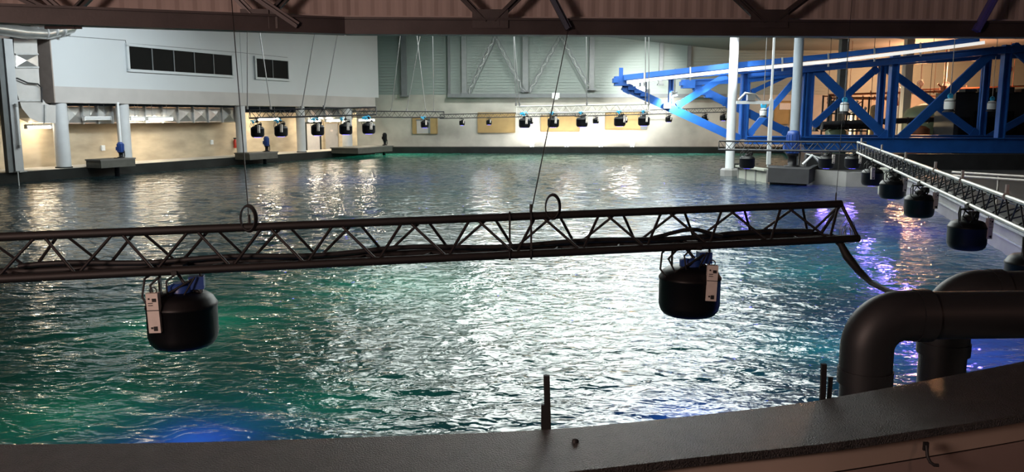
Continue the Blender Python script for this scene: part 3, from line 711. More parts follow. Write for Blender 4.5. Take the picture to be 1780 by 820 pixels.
for px, lb in ((430, 'round black cable loop tied to the near truss above its left half'), (958, 'round black cable loop tied to the near truss right of centre')):
    p = tn(px)+Vector((0, -.035, .065)); m = MB(); rx = .05
    for k in range(3): m.ring(p+Vector((.003*k, .008*k, 0)), rx+.003*k, .006, 'y', 1.7, 26, 6)
    tag(m.build('cable_loop', M_rubber, base=p), lb, 'cable loop', 'cable loops on the near truss')
for px in (885, 920):
    p = tn(px); m = MB(); m.bar(p+Vector((0, -.03, .01)), p+Vector((0, -.135, -.27)), .014, .02); m.ring(p, .034, .008, 'x'); m.ring(p+Vector((0, -.125, -.262)), .034, .008, 'x'); tag(m.build('truss_strap', M_rubber, base=p), 'black strap wrapped round the near truss at its middle, %s of a pair' % ('left' if px < 900 else 'right'), 'strap')
# suspension cables of the near truss, from the girder down
def cable(a, b, r, mt, lb, cat='cable', grp=None, name='hanging_cable'):
    m = MB(); m.tube([a, b], r, 6); m.lathe(Vector(b), [(r*2.2, 0), (r*2.2, .07)], 8); tag(m.build(name, mt, base=b), lb, cat, grp)
cable(gz(419, 20)+Vector((0, -.3, .3)), tn(430)+Vector((0, 0, .02)), .0045, M_cabledk, 'thin dark cable holding the near truss at its left cable loop')
cable(gz(985, 55)+Vector((0, -.28, 0)), tn(920)+Vector((0, 0, .02)), .005, M_cabledk, 'slanted dark cable running from the girder down to the near truss middle')
cable(gz(1455, 20)+Vector((0, -.4, .2)), tn(1452)+Vector((0, 0, .02)), .0025, M_cabledk, 'very thin cable holding the right end of the near truss')

# right truss running towards the viewer
rA = ony(1491, 247, 21.5); rB = ony(1830, 371, 7.6)
g, cR = truss('long silver lighting truss running from the blue bridge towards the viewer on the right', rA, rB, .275, .27, .028, .50, M_alu, tri='side', lac=M_darkt)
def rt(Y):
    u = (rA.y-Y)/(rA.y-rB.y); return rA.lerp(rB, u)
for n_, (Y, px, lb) in enumerate(((18.6, 0, 'farthest black lamp under the silver truss, near the blue bridge'), (16.0, 0, 'second black lamp from the blue bridge under the silver truss'),
                            (13.4, 0, 'middle black lamp under the silver truss, next to the concrete wall'), (10.4, 0, 'black lamp with glowing blue face under the silver truss, second nearest'),
                            (8.0, 0, 'nearest black lamp under the silver truss, partly behind the big pipe'))):
    p = rt(Y); pot(p+Vector((0, .02, -.275-.05)), .235, lb, .1*n_, .06, (.2, .1, 0), 1 if n_ else -1, grp='black lamps on the silver truss', lamp_p=(70, VIOLET))
for Y in (20.8, 17.6, 14.9, 12.5, 10.9, 9.0):
    p = rt(Y); m = MB(); m.ring(p, .036, .01, 'y'); m.box(p+Vector((0, 0, .075)), (.03, .03, .12)); tag(m.build('truss_clamp', M_label, base=p), 'pale clamp on the upper tube of the silver truss', 'clamp', 'pale clamps on the silver truss')
# small dark truss across, ending at the silver truss
qA = ony(1250, 245, 25.6); qB = ony(1506, 246, 24.2); qB.z = qA.z
truss('dark lighting truss crossing in front of the pool columns', qA, qB, .27, .25, .028, .5, M_darkt, lac=M_darkt)
for px, lb in ((1300, 'black lamp with cyan clamp beside the front pool column'), (1438, 'black lamp hung over the pool ledge right of the blue barrel'), (1484, 'black lamp hung where the dark truss meets the silver truss')):
    p = ony(px, 250, 25.2); p.z = qA.z-.27-.03; pot(p, .235, lb, 0, .02, (0, 1, 0), 1, grp='black lamps on the dark truss', lamp_p=(110, VIOLET), lbl=px != 1300)

# far trusses with their lamps
def rig(label, px0, py0, px1, py1, Y0, Y1, h, m_, r=.028, pots=(), grpn='', pr=.235, lit=False, cyan=True, pdrop=.02, mb=M_black):
    A = ony(px0, py0, Y0); B = ony(px1, py1, Y1)
    g, c = truss(label, A, B, h, .3, r, .5, m_, lac=m_)
    for (px, lb, big) in pots:
        u = (px-px0)/(px1-px0); u = u*Y0/(u*Y0+(1-u)*Y1) if Y0 != Y1 else u
        p = A.lerp(B, u)+Vector((0, 0, -h-.03-pdrop))
        pot(p, pr*big, lb, random.uniform(-.3, .3), .03+pdrop-.02, (0, 1, 0), 1, grp=grpn, body=mb, lbl=big > .7, detail=big > .7)
        if cyan:
            q = p+Vector((-.12, -.2, .05)); m = MB(); k_ = random.uniform(.3, .75); m.box(q, (.2*k_, .1, .12*k_), Matrix.Rotation(random.uniform(-.6, .6), 3, 'Y')); m.ring(q+Vector((.12*k_, 0, -.05)), .06*k_, .02); m.tube([q, q+Vector((.25*k_, 0, .1*k_)), q+Vector((.35*k_, .02, -.02))], .018, 6)
            tag(m.build('ballast_clamp', M_cyan, base=q), 'cyan clamp at the %s' % lb.replace('black ', '').replace('silver ', '', 1), 'clamp', 'cyan clamps on the far rigs')
    return A, B
P1 = [(446, 'black lamp under the gallery side rig, at its left end', 1), (487, 'black lamp under the gallery side rig, second from the left end', 1), (551, 'black lamp under the gallery side rig, in front of the left door', 1),
      (600, 'black lamp under the gallery side rig, right of the doors', 1), (640, 'black lamp under the gallery side rig, at its right end', 1)]
r1 = rig('silver lighting truss hanging in front of the two grey doors', 434, 192, 654, 186, 29, 29.5, .27, M_darkt, pots=P1, grpn='lamps on the gallery side rig', pdrop=.12)
r2 = rig('dark lighting truss hanging in front of the corner board and riser duct', 612, 193, 772, 194, 42, 42, .30, M_darkt, pots=[(738, 'black lamp hanging before the dark grey hatch', .9)], grpn='lamps on the corner rig')
r3 = rig('thin dark lighting truss close to the far wall, left of the middle rig', 765, 199, 1000, 194, 54, 53, .26, M_darkt, pots=[(803, 'black small lamp on the far wall rig, between two ochre boards', .8), (850, 'black small lamp before the plain ochre board', .8), (922, 'black small lamp on the far wall rig, at the middle rig end', .8)], grpn='small lamps on the far wall rig', cyan=False)
r4 = rig('bright silver lighting truss hanging before the glaring far wall', 898, 185, 1128, 181, 33, 33, .28, M_alu, pots=[(912, 'black lamp at the left end of the bright middle rig', 1), (962, 'black lamp under the middle rig before the second ochre board', 1), (1012, 'black lamp under the middle rig between two ochre boards', 1),
      (1078, 'silver lamp under the middle rig before the third ochre board', 1), (1120, 'black lamp at the right end of the bright middle rig', 1)], grpn='lamps on the middle rig')
r5 = rig('thin dark lighting truss seen beyond the middle rig and under the blue arm', 1000, 195, 1264, 187, 53, 50, .26, M_darkt, pots=[(1036, 'black small lamp beyond the middle rig', .85), (1086, 'black small lamp behind the silver lamp', .85), (1163, 'black small lamp just under the lit blue arm joint', .9), (1226, 'black small lamp left of the front pool column', .9), (1258, 'black small lamp half behind the front pool column', .9)], grpn='small lamps under the blue arm', cyan=False)
# cables of far rigs
CB = [(430, 60, 430, 190, 29, 'thin cable at the left end of the gallery side rig'), (452, 60, 471, 190, 29, 'leaning thin cable before the small dark window'), (546, 64, 524, 190, 29, 'pale leaning cable left of the riser duct, first'), (586, 64, 563, 189, 29, 'pale leaning cable left of the riser duct, second'),
      (690, 110, 680, 193, 42, 'pale cable left of the thick wall post'), (728, 75, 707, 193, 42, 'long pale cable passing the thick wall post'), (735, 150, 740, 193, 42, 'short pale cable above the corner board'), (753, 120, 754, 193, 42, 'straight pale cable above the corner board'),
      (893, 66, 897, 184, 33, 'bright cable at the left end of the middle rig, left strand'), (894, 66, 903, 184, 33, 'bright cable at the left end of the middle rig, right strand'), (1019, 60, 1020, 183, 33, 'bright cable above the middle of the middle rig'), (1122, 130, 1122, 182, 33, 'short cable at the right end of the middle rig, left strand'), (1128, 130, 1128, 182, 33, 'short cable at the right end of the middle rig, right strand')]
for a, b, c, d, Y, lb in CB:
    p = ony(a, b, Y); q = ony(c, d, Y); p = q+(p-q)*((7.9-q.z)/(p.z-q.z)); m = MB(); m.tube([q, p], .018 if Y < 40 else .016, 6); m.lathe(q, [(.04, 0), (.04, .12)], 8); tag(m.build('hanging_cable', M_cable, base=q), lb, 'cable', 'hanging cables of the far rigs')
c = ony(966, 166, 55.5); m = MB(); m.box(c, (.5, .3, .35)); m.box(c+Vector((0, 0, -.22)), (.3, .2, .1)); m.bar(c, (c.x, YF, c.z), .1, .1); tag(m.build('wall_lamp', M_whitep, base=c), 'small white box lamp on the far wall ledge at the slanted cable', 'lamp')

# ------------------------------------------------------------------ blue bridge
def blue_frame(name, label, Y, chords, posts, diags, wd=.26):
    g = thing(name, label, 'bridge', ony(1500, 250, Y), 'blue steel frames of the bridge')
    for (x0, y0, x1, y1, t_) in chords:
        m = MB(); a, b = ony(x0, y0, Y), ony(x1, y1, Y); h = t_*Y/F; m.bar(a, b, .34, h, ibeam=False)
        m.bar(a+Vector((0, -.02, h/2)), b+Vector((0, -.02, h/2)), .5, .05); m.bar(a+Vector((0, -.02, -h/2)), b+Vector((0, -.02, -h/2)), .5, .05); m.build('chord', M_blue, g)
    for (x, y0, y1, t_) in posts:
        m = MB(); a, b = ony(x, y0, Y-.03), ony(x, y1, Y-.03); b.x = a.x = (a.x+b.x)/2; b.y = a.y; w = t_*Y/F
        m.bar(a, b, w, .06, (0, 1, 0)); m.bar(a+Vector((-w/2+.03, 0, 0)), b+Vector((-w/2+.03, 0, 0)), .06, .32, (0, 1, 0)); m.bar(a+Vector((w/2-.03, 0, 0)), b+Vector((w/2-.03, 0, 0)), .06, .32, (0, 1, 0)); m.build('upright', M_blue, g)
    for (x0, y0, x1, y1, t_) in diags:
        m = MB(); a, b = ony(x0, y0, Y), ony(x1, y1, Y); w = t_*Y/F
        m.bar(a, b, .22, w); m.bar(a+Vector((0, -.12, 0)), b+Vector((0, -.12, 0)), .03, w*1.25); m.build('diagonal', M_blue, g)
        for p, q in ((a, b), (b, a)):
            c_ = p.lerp(q, .05); k = MB(); k.bar(p.lerp(q, .015)+Vector((0, -.14, 0)), p.lerp(q, .07)+Vector((0, -.14, 0)), .03, w*1.5); k.build('gusset_plate', M_blue, g)
    return g
bt_front = blue_frame('bridge_truss', 'front blue steel truss of the bridge with its cantilever arm', 37,
           [(1072, 141, 1262, 124, 9), (1262, 124, 1300, 122, 9), (1298, 130, 1500, 111, 9), (1500, 111, 1728, 88, 10), (1728, 88, 1860, 80, 10), (1296, 243, 1420, 244, 12), (1395, 251, 1860, 253, 24)],
           [(1293, 128, 242, 12), (1405, 115, 242, 13), (1397, 120, 242, 8), (1551, 92, 246, 13), (1744, 78, 248, 13), (1166, 138, 180, 7)],
           [(1082, 150, 1285, 243, 11), (1176, 184, 1262, 131, 9), (1412, 116, 1540, 240, 12), (1564, 240, 1728, 86, 12), (1758, 80, 1860, 170, 12), (1300, 234, 1398, 120, 8)])
bt_rear = blue_frame('bridge_truss', 'rear blue steel truss of the bridge with its shorter arm', 41,
           [(1190, 144, 1300, 139, 8), (1300, 139, 1420, 124, 7), (1420, 118, 1600, 106, 7), (1600, 106, 1860, 92, 7), (1400, 240, 1860, 241, 10)],
           [(1530, 112, 238, 10), (1710, 104, 238, 11), (1298, 140, 238, 6)],
           [(1206, 150, 1262, 178, 11), (1262, 178, 1368, 230, 11), (1412, 218, 1524, 118, 9), (1538, 118, 1698, 236, 10), (1718, 238, 1860, 160, 9), (1305, 160, 1390, 120, 6)])
# tip pieces of the arms
for (x, y, Y, lb) in ((1080, 141, 36.9, 'blue end block with an upright stub on the tip of the front blue arm'), (1196, 146, 40.9, 'blue end block on the tip of the rear blue arm')):
    c = ony(x, y, Y); g = bt_front if Y < 40 else bt_rear
    m = MB(); m.box(c+Vector((0, 0, 0)), (.62, .5, .42)); m.box(c+Vector((-.28, 0, .02)), (.2, .6, .2)); m.build('end_block', M_blue, g)
    for k in range(3): m = MB(); q = c+Vector((.45+.28*k, 0, -.32-.14*k)); m.box(q, (.32, .4, .16)); m.build('step_plate', M_blue, g)
    if Y < 40: m = MB(); m.box(c+Vector((-.02, 0, .38)), (.16, .2, .42)); m.build('stub', M_blue, g)
# upper rail beam with the white conduit
m = MB(); pts = [(1084, 135), (1262, 115), (1450, 97), (1650, 74), (1700, 68)]
g = thing('rail_beam', 'blue rail beam sloping up along the top of the bridge', 'beam', ony(1262, 115, 35.6))
for a, b in zip(pts[:-1], pts[1:]): m.bar(ony(*a, 36.45), ony(*b, 36.45), .25, 9*36/F)
m.build('web', M_blue, g)
for k, x in enumerate(range(1120, 1660, 80)):
    y = np.interp(x, [q[0] for q in pts], [q[1] for q in pts]); m = MB(); m.bar(ony(x, y-6, 36.25), ony(x, y+18, 36.25), .06, .05, (0, 1, 0)); m.build('bracket', M_galvd, g)
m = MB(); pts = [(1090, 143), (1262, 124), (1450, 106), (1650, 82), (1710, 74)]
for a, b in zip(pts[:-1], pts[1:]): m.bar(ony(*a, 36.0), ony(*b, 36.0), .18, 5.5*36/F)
tag(m.build('glowing_cable_tray', mat('glowing_tray', (.80, .82, .80), .5, var=.02, emit=(1, .98, .93), es=.8), base=ony(1262, 124, 36)), 'white cable tray with added glow beneath the sloping blue rail beam', 'cable tray')  # cable tray given its own glow in place of floodlight on it
# flood lamps on the arm
def flood(c, d, label, s=.35, up=.3):
    d = Vector(d).normalized(); q = d.to_track_quat('-Z', 'Y').to_matrix()
    g = thing('flood_light', label, 'light', c)
    m = MB(); m.box(Vector(c)-d*.1, (s, s*.75, .16), q); m.build('housing', M_galvd, g)
    m = MB(); m.box(Vector(c)-d*.015, (s*.86, s*.62, .012), q); m.build('lens', M_flood, g)
    m = MB(); m.bar(Vector(c)-d*.18, Vector(c)-d*.18+Vector((0, 0, up)), .05, .05); m.build('bracket', M_steelgrey, g)
flood(ony(1122, 160, 37.5), (0, 1, .05), 'floodlight under the tip of the blue arm, glaring at the far wall', up=.75)
flood(ony(1172, 166, 36.45), (-.02, .3, -1), 'small floodlight over the joint of the blue arm', .25, up=1.0)
flood(ony(1262, 52, 33.3), (.3, .9, -.3), 'floodlight at the top of the front pool column', .3, up=roofz(12)-ony(1262, 52, 33.3).z-.01)
for n_, px in enumerate((925, 985, 1045, 1100)):
    q_ = ony(px, 249, 55.6); flood((q_.x, 55.95, .58), (0, 1, .35), 'added wall washer on the curb to brighten the far wall, %s' % ('left end of the four', 'second from the left', 'third from the left', 'right end of the four')[n_], .3, up=-.3)
flood(ony(1113, 157, 37.2), (-.08, -1, -.12), 'glaring white floodlight facing the pool under the blue arm tip', .45, up=.6)
flood(ony(1160, 184, 36.7), (-.05, -1, -.1), 'glaring white floodlight on the joint of the blue arm', .3, up=.3)

# ------------------------------------------------------------------ pool columns and structures on the right
c = onz(1272, 306, 0); c.y += .4
g = thing('pool_column', 'front white round column standing in the water on a concrete pier', 'column', (c.x, c.y, -.3))
m = MB(); m.lathe((c.x, c.y, -.3), [(.19, 0), (.19, roofz(c.x)+.3)], 24); m.build('shaft', mat('pool_column_paint', (.62, .64, .66), .5, var=.04), g)
m = MB(); m.lathe((c.x, c.y, -.3), [(.40, 0), (.40, .55), (.33, .62)], 8, False); m.build('pier', M_wetconc, g)
m = MB(); m.lathe((c.x+.45, c.y+.3, -.3), [(.2, 0), (.2, .8)], 12); m.build('fender', M_curb, g)
c2 = ony(1380, 250, 35.5)
g = thing('pool_column', 'rear grey round column behind the blue barrel motor', 'column', (c2.x, c2.y, -.3))
m = MB(); m.lathe((c2.x, c2.y, -.3), [(.2, 0), (.2, roofz(c2.x)+.3)], 24); m.build('shaft', mat('rear_column_paint', (.36, .41, .46), .5, var=.04), g)
m = MB(); m.lathe((c2.x, c2.y, -.3), [(.36, 0), (.36, .7)], 16); m.build('pier', M_wetconc, g)
# thin pole with its arm
c3 = ony(1337, 250, 31.5)
g = thing('thin_pole', 'thin pale pole standing on the pump platform between the columns', 'pole', (c3.x, c3.y, .6))
m = MB(); m.bar((c3.x, c3.y, .6), (c3.x, c3.y, roofz(c3.x)-.02), .07, .07, (0, 1, 0)); m.bar((c3.x, c3.y-.02, .7), (c3.x, c3.y-.02, ony(0, 172, 31.5).z), .14, .1, (0, 1, 0)); m.build('shaft', M_column, g)
a = ony(1280, 178, 31.5); b = ony(1340, 176, 31.5); m = MB(); m.bar((a.x, a.y, a.z), (b.x, b.y, a.z), .1, .12); m.build('cross_arm', M_column, g)
m = MB(); m.tube([(a.x+.1, a.y, a.z+.1), (a.x+.3, a.y-.1, a.z+.35), (a.x+.7, a.y, a.z+.3), (a.x+.9, a.y, a.z+.1)], .05, 8); m.box((a.x+.55, a.y, a.z+.2), (.3, .2, .25)); m.build('fittings', M_galv, g)
# concrete trough, platform, ledge
M_tro = mat('trough_concrete', (.28, .29, .25), .6, var=.15, scale=2)
def hexa(name, label, cat, tops, ztop_, zbot_, m_, depth=1.0, grp=None):
    """a wall whose waterline follows the pixels; thickness goes away from the viewer"""
    pts = [onz(x, y, 0) for x, y in tops]; m = MB(); back = []
    for p in pts: d = Vector((p.x, p.y, 0)).normalized(); back.append(p+d*depth)
    for i in range(len(pts)-1):
        a, b, c_, d_ = pts[i], pts[i+1], back[i+1], back[i]
        lo = [Vector((v.x, v.y, zbot_)) for v in (a, b, c_, d_)]; m.prism(lo, (0, 0, ztop_-zbot_))
    o = m.build(name, m_, base=pts[0]); tag(o, label, cat, grp); return o, pts, back
o, pts, back = hexa('concrete_trough', 'pale ribbed concrete trough in the water beside the front pool column', 'trough', [(1283, 309), (1333, 318)], .48, -.5, M_tro, 1.3)
m = MB()
for u in (0, .28, .62, 1): p = pts[0].lerp(pts[1], u); m.bar((p.x, p.y-.02, -.3), (p.x, p.y-.02, .5), .08, .06, (0, 1, 0))
r_ = m.build('ribs', M_wetconc, o); 
m = MB(); m.bar(pts[0]+Vector((0, 0, .5)), pts[1]+Vector((0, 0, .5)), .3, .07); m.build('lip', M_tro, o)
hexa('pump_platform', 'dark grey platform carrying the blue barrel motor', 'platform', [(1334, 322), (1405, 326), (1420, 316)], .66, .12, mat('slate_platform', (.020, .020, .022), .8, var=.2), 1.6, 'pump platforms')
o, _, _ = hexa('platform_footing', 'black footing under the barrel motor platform', 'footing', [(1338, 320), (1402, 323)], .115, -.6, M_curb, 1.0)
pc = ony(1377, 281, 30.8); pc.z = .66
pump(1377, 281, 226, 0, 'blue barrel motor on a black stand before the rear pool column', M_bluedk, w=.46, P=pc)
m = MB(); m.tube([pc+Vector((.3, -.3, .1)), pc+Vector((.6, -.4, .45)), pc+Vector((.9, -.3, .2)), pc+Vector((1.3, -.3, .05))], .05, 8); m.tube([pc+Vector((.4, -.3, .5)), pc+Vector((.9, -.35, .35)), pc+Vector((1.4, -.3, .1))], .03, 8); tag(m.build('pump_hose', M_whitep, base=pc), 'pale hoses lying beside the blue barrel motor', 'hose')
m = MB()
LEDGE = [(1404, 318), (1470, 324), (1545, 326), (1590, 345), (1640, 375), (1692, 408), (1745, 440), (1830, 490)]
pts = [onz(x, y, 0) for x, y in LEDGE]
for i in range(len(pts)-1):
    a, b = pts[i], pts[i+1]; t = (b-a).normalized(); nn = Vector((0, 0, 1)).cross(t); nn = nn if nn.x+nn.y > 0 else -nn
    m.prism([Vector((v.x, v.y, -.8)) for v in (a, b, b+nn*.35, a+nn*.35)], (0, 0, 1.32))
struct(m, 'trim_right_pool_wall', M_wetconc)
m = MB()
for i in range(2, len(pts)-1):
    a, b = pts[i], pts[i+1]; t = (b-a).normalized(); nn = Vector((0, 0, 1)).cross(t); nn = nn if nn.x+nn.y > 0 else -nn
    m.bar(a-nn*.04+Vector((0, 0, .55)), b-nn*.04+Vector((0, 0, .55)), .09, .05); m.bar(a-nn*.02+Vector((0, 0, .3)), b-nn*.02+Vector((0, 0, .3)), .05, .03)
o = m.build('pool_edge_rail', M_galvd, base=pts[3]); tag(o, 'grey rail edging the right pool wall beneath the silver truss', 'rail')
# floor of the plant room on the right
fl = [(p.x+.2, p.y+.25) for p in pts]+[(36, 6.2), (36, YF), (19, YF), (12.5, pts[0].y+3)]
m = MB(); m.prism([(x, y, .15) for x, y in fl], (0, 0, .3)); struct(m, 'floor_right', mat('plant_floor', (.05, .05, .05), .5, var=.3))
# ------------------------------------------------------------------ plant room behind the bridge
def ybox(x0, x1, y0, y1, Y, dep):
    a = ony(x0, y1, Y); b = ony(x1, y0, Y); return Vector(((a.x+b.x)/2, Y+dep/2, (a.z+b.z)/2)), (b.x-a.x, dep, b.z-a.z)
c, d = ybox(1654, 1800, 160, 262, 42, 2)
g = thing('machinery_cabinet', 'large black machinery block behind the right half of the bridge', 'machinery', (c.x, c.y, .45))
m = MB(); m.box((c.x, c.y, (c.z+d[2]/2+.45)/2), (d[0], d[1], c.z+d[2]/2-.45)); m.build('body', M_dark, g)
for k in range(6): m = MB(); m.box((c.x-d[0]/2+.5+k*.75, c.y-d[1]/2-.05, 1.9+.3*(k % 2)), (.55, .1, 1.2)); m.build('front_panel', M_black, g)
for k in range(5): m = MB(); m.box((c.x-d[0]/2+.6+k*.95, c.y-1, c.z+d[2]/2+.08), (.6, .6, .16+.08*(k % 3))); m.build('vent_box', M_dark, g)
p = ony(1612, 240, 47); top = ony(1612, 180, 47).z
g = thing('filter_tank', 'round green filter tank with a domed top in the plant room', 'tank', (p.x, p.y, .45))
m = MB(); m.lathe((p.x, p.y, .45), [(1.35, 0), (1.4, .1), (1.4, 2.0), (1.2, top-.8), (.6, top-.5), (.15, top-.45)], 28); m.build('vessel', M_green, g)
m = MB(); m.box((p.x-.2, p.y-1.43, 2.0), (.35, .06, .25)); m.build('red_plate', M_red, g)
m = MB(); m.ring((p.x, p.y, 2.3), 1.42, .05, 'z'); m.build('band', M_dark, g)
for px, w, lb in ((1460, 30, 'dark square pillar in the plant room near the rear column'), (1572, 14, 'pale square pillar in the plant room beside the green tank')):
    p = ony(px, 200, 49); m = MB(); m.bar((p.x, p.y, .45), (p.x, p.y, roofz(p.x)), .45, .45, (0, 1, 0)); m.box((p.x, p.y, .55), (.6, .6, .2)); tag(m.build('square_pillar', M_steelgrey if px == 1460 else M_column, base=(p.x, p.y, .45)), lb, 'pillar', 'square pillars in the plant room')
# pipe runs
for (x0, y0, x1, y1, Y, r, mt, lb) in ((1440, 165, 1660, 158, 50, .07, M_rust, 'rusty pipe high across the plant room wall'), (1440, 171, 1560, 171, 49.5, .09, M_rust, 'rusty pipe just below the high rusty pipe'),
                                       (1560, 157, 1800, 149, 51, .05, M_rust, 'thin rusty pipe above the black machinery'), (1430, 216, 1650, 206, 44.8, .16, M_dark, 'thick black pipe crossing before the green tank'),
                                       (1418, 219, 1530, 218, 45.6, .2, M_dark, 'thick black pipe low behind the left bridge braces')):
    a, b = ony(x0, y0, Y), ony(x1, y1, Y); m = MB(); m.tube([a+Vector((0, 0, -.3)), a, b, b+Vector((.1, .2, -.4))], r, 10)
    for k in range(1, 6): q = a.lerp(b, k/6); m.lathe(q+Vector((0, 0, -.12)), [(.03, 0), (.03, .3)], 8)
    for k in (1, 5): q = a.lerp(b, k/6); m.tube([q, (q.x, q.y, roofz(q.x)-.01)], .015, 6)
    for k in range(1, 6): q = a.lerp(b, k/6); m.tube([q-Vector((.04, 0, 0)), q+Vector((.04, 0, 0))], r*1.25, 10)
    tag(m.build('plant_pipe', mt, base=a), lb, 'pipe', 'pipes in the plant room')
# racks, vessels and valves on the plant room floor
def rack(x0, x1, y0, y1, Y, label, seed):
    rn = random.Random(seed); c, d = ybox(x0, x1, y0, y1, Y, 1.0); zt_ = c.z+d[2]/2
    g = thing('pipe_rack', label, 'rack', (c.x, c.y, .45), 'pipe racks in the plant room')
    for sx in (-1, 1):
        for sy in (-1, 1): m = MB(); m.bar((c.x+sx*d[0]/2, c.y+sy*.45, .45), (c.x+sx*d[0]/2, c.y+sy*.45, zt_), .08, .08, (0, 1, 0)); m.build('upright', M_dark, g)
    for k in range(4): z = .7+(zt_-.75)*k/3; m = MB(); m.bar((c.x-d[0]/2, c.y-.4, z), (c.x+d[0]/2, c.y-.4, z), .08, .08); m.bar((c.x-d[0]/2, c.y+.4, z), (c.x+d[0]/2, c.y+.4, z), .08, .08); m.build('shelf_beam', M_rust if k == 3 else M_dark, g)
    for k in range(4): x = c.x-d[0]/2+.25+k*(d[0]-.5)/3; m = MB(); m.tube([(x, c.y-.2, .45), (x, c.y-.2, zt_-.2-rn.random()*.8), (x+.2, c.y-.2, zt_-.1-rn.random()*.8)], .04+rn.random()*.05, 8); m.build('pipe', rn.choice([M_litroom, M_rust, M_galvd, M_dark]), g)
rack(1438, 1456, 165, 240, 46.5, 'tall narrow pipe rack left of the dark square pillar', 1)
rack(1470, 1512, 168, 240, 48, 'wide pipe rack behind the crossing blue diagonals', 2)
rack(1625, 1648, 165, 240, 50, 'pipe rack between the green tank and black machinery', 3)
for (x0, x1, y0, y1, Y, mt, lb) in ((1516, 1534, 182, 215, 48.5, M_litroom, 'beige upright vessel behind the rear blue upright'), (1477, 1494, 176, 206, 50, M_label, 'pale upright vessel in the pipe rack'), (1560, 1572, 150, 205, 50, M_whitep, 'white vertical tank behind the front blue upright'), (1440, 1478, 222, 238, 45.5, M_green, 'low green vessel behind the bridge bottom chord'), (1585, 1622, 218, 240, 44.1, M_rust, 'low rusty manifold before the green tank')):
    c, d = ybox(x0, x1, y0, y1, Y, .8); m = MB(); rr = d[0]/2
    if d[0] < 1.2: m.lathe((c.x, c.y, .45), [(rr*.9, 0), (rr, .1), (rr, c.z+d[2]/2-.65), (rr*.6, c.z+d[2]/2-.5), (.05, c.z+d[2]/2-.45)], 20); m.tube([(c.x, c.y, 1), (c.x+rr*1.6, c.y, 1)], .06, 8)
    else:
        m.tube([(c.x-d[0]/2, c.y, c.z), (c.x+d[0]/2, c.y, c.z)], d[2]/3, 14)
        for k in range(5): x = c.x-d[0]/2+d[0]*(k+.5)/5; m.tube([(x, c.y, .45), (x, c.y, c.z+d[2]*.5)], .05, 8); m.ring((x, c.y-.1, c.z+d[2]*.5), .12, .02)
    tag(m.build('vessel', mt, base=(c.x, c.y, .45)), lb, 'vessel', 'vessels in the plant room')
m = MB(); c = ony(1640, 155, 50)
for k in range(9): a = rn.uniform(0, 6.28); m.tube([c, c+Vector((math.cos(a)*.5, rn.uniform(-.2, .2), math.sin(a)*.45))], .05, 6)
m.lathe(c+Vector((0, 0, -.2)), [(.2, 0), (.2, .4)], 12); m.bar(c, (c.x, c.y, roofz(c.x)), .05, .05)
tag(m.build('valve_cluster', M_rust, base=c), 'orange valve cluster with spokes hung above the green tank', 'valve')
for n_, (px, py) in enumerate(((1600, 145), (1645, 148), (1754, 120))):
    c = ony(px, py, 51); m = MB(); m.bar(c, (c.x, c.y, roofz(c.x)), .03, .03); m.box(c, (.3, .15, .2), Matrix.Rotation(.6, 3, 'Y')); m.ring(c, .2, .03); tag(m.build('pipe_hanger', M_galvd if n_ < 2 else M_rust, base=c), ('small hanger on a rod left of the orange valve cluster', 'small hanger on a rod next to the orange valve cluster', 'rusty coil hanger beside the right blue upright')[n_], 'hanger')
# white pots before the bridge
def wpot(px, py, Y, lb, w):
    R = w/2*Y/F; c = ony(px, py, Y); g = thing('pendant_lamp', lb, 'lamp', c, 'white lamps before the bridge')
    h = R*1.9
    m = MB(); m.lathe(c, [(R*.95, -h/2), (R, -h/2+.03), (R, h/2-.06), (R*.8, h/2), (R*.25, h/2+.04)], 22); m.build('housing', M_whitep, g)
    m = MB(); m.lathe(c+Vector((0, 0, -h/2-R*.55)), [(R*1.25, 0), (R*1.2, .02), (R*.7, R*.5), (R*.7, R*.55)], 22); m.build('reflector', M_dark, g)
    m = MB(); m.lathe(c+Vector((0, 0, h*.28)), [(R*1.03, 0), (R*1.03, .03)], 22); m.build('band', M_dark, g)
    m = MB(); m.ring(c+Vector((0, 0, h/2+.12)), .1, .025); m.box(c+Vector((0, 0, h/2+.1)), (.15, .12, .12)); m.build('hook', M_cyan, g)
    m = MB(); m.tube([c+Vector((0, 0, h/2+.2)), (c.x, c.y, roofz(c.x)-.02)], .015, 6); m.build('suspension_rod', M_cable, g)
wpot(1468, 186, 34.5, 'white pendant lamp where the blue diagonals cross', 15)
wpot(1651, 181, 34, 'white pendant lamp on the long rising blue diagonal', 18)
wpot(1724, 183, 39, 'white pendant lamp beside the rear right blue upright', 14)
wpot(1327, 195, 32.5, 'small white pendant lamp between the thin pole and front column', 12)
# white handrail pipes low right
for k, (y0, y1, lb) in enumerate(((299, 303, 'upper pale pipe along the dark basin right of the silver truss'), (305, 308, 'lower pale pipe along the dark basin right of the silver truss'))):
    a, b = ony(1655, y0, 20-k*.6), ony(1830, y1-2, 18-k*.6); b.z = a.z; m = MB(); m.tube([a, b], .028, 8)
    for u in (.15, .5, .85): q = a.lerp(b, u); m.tube([(q.x, q.y+.03, .45), (q.x, q.y+.03, q.z)], .02, 6)
    tag(m.build('pale_pipe', M_label, base=a), lb, 'pipe')
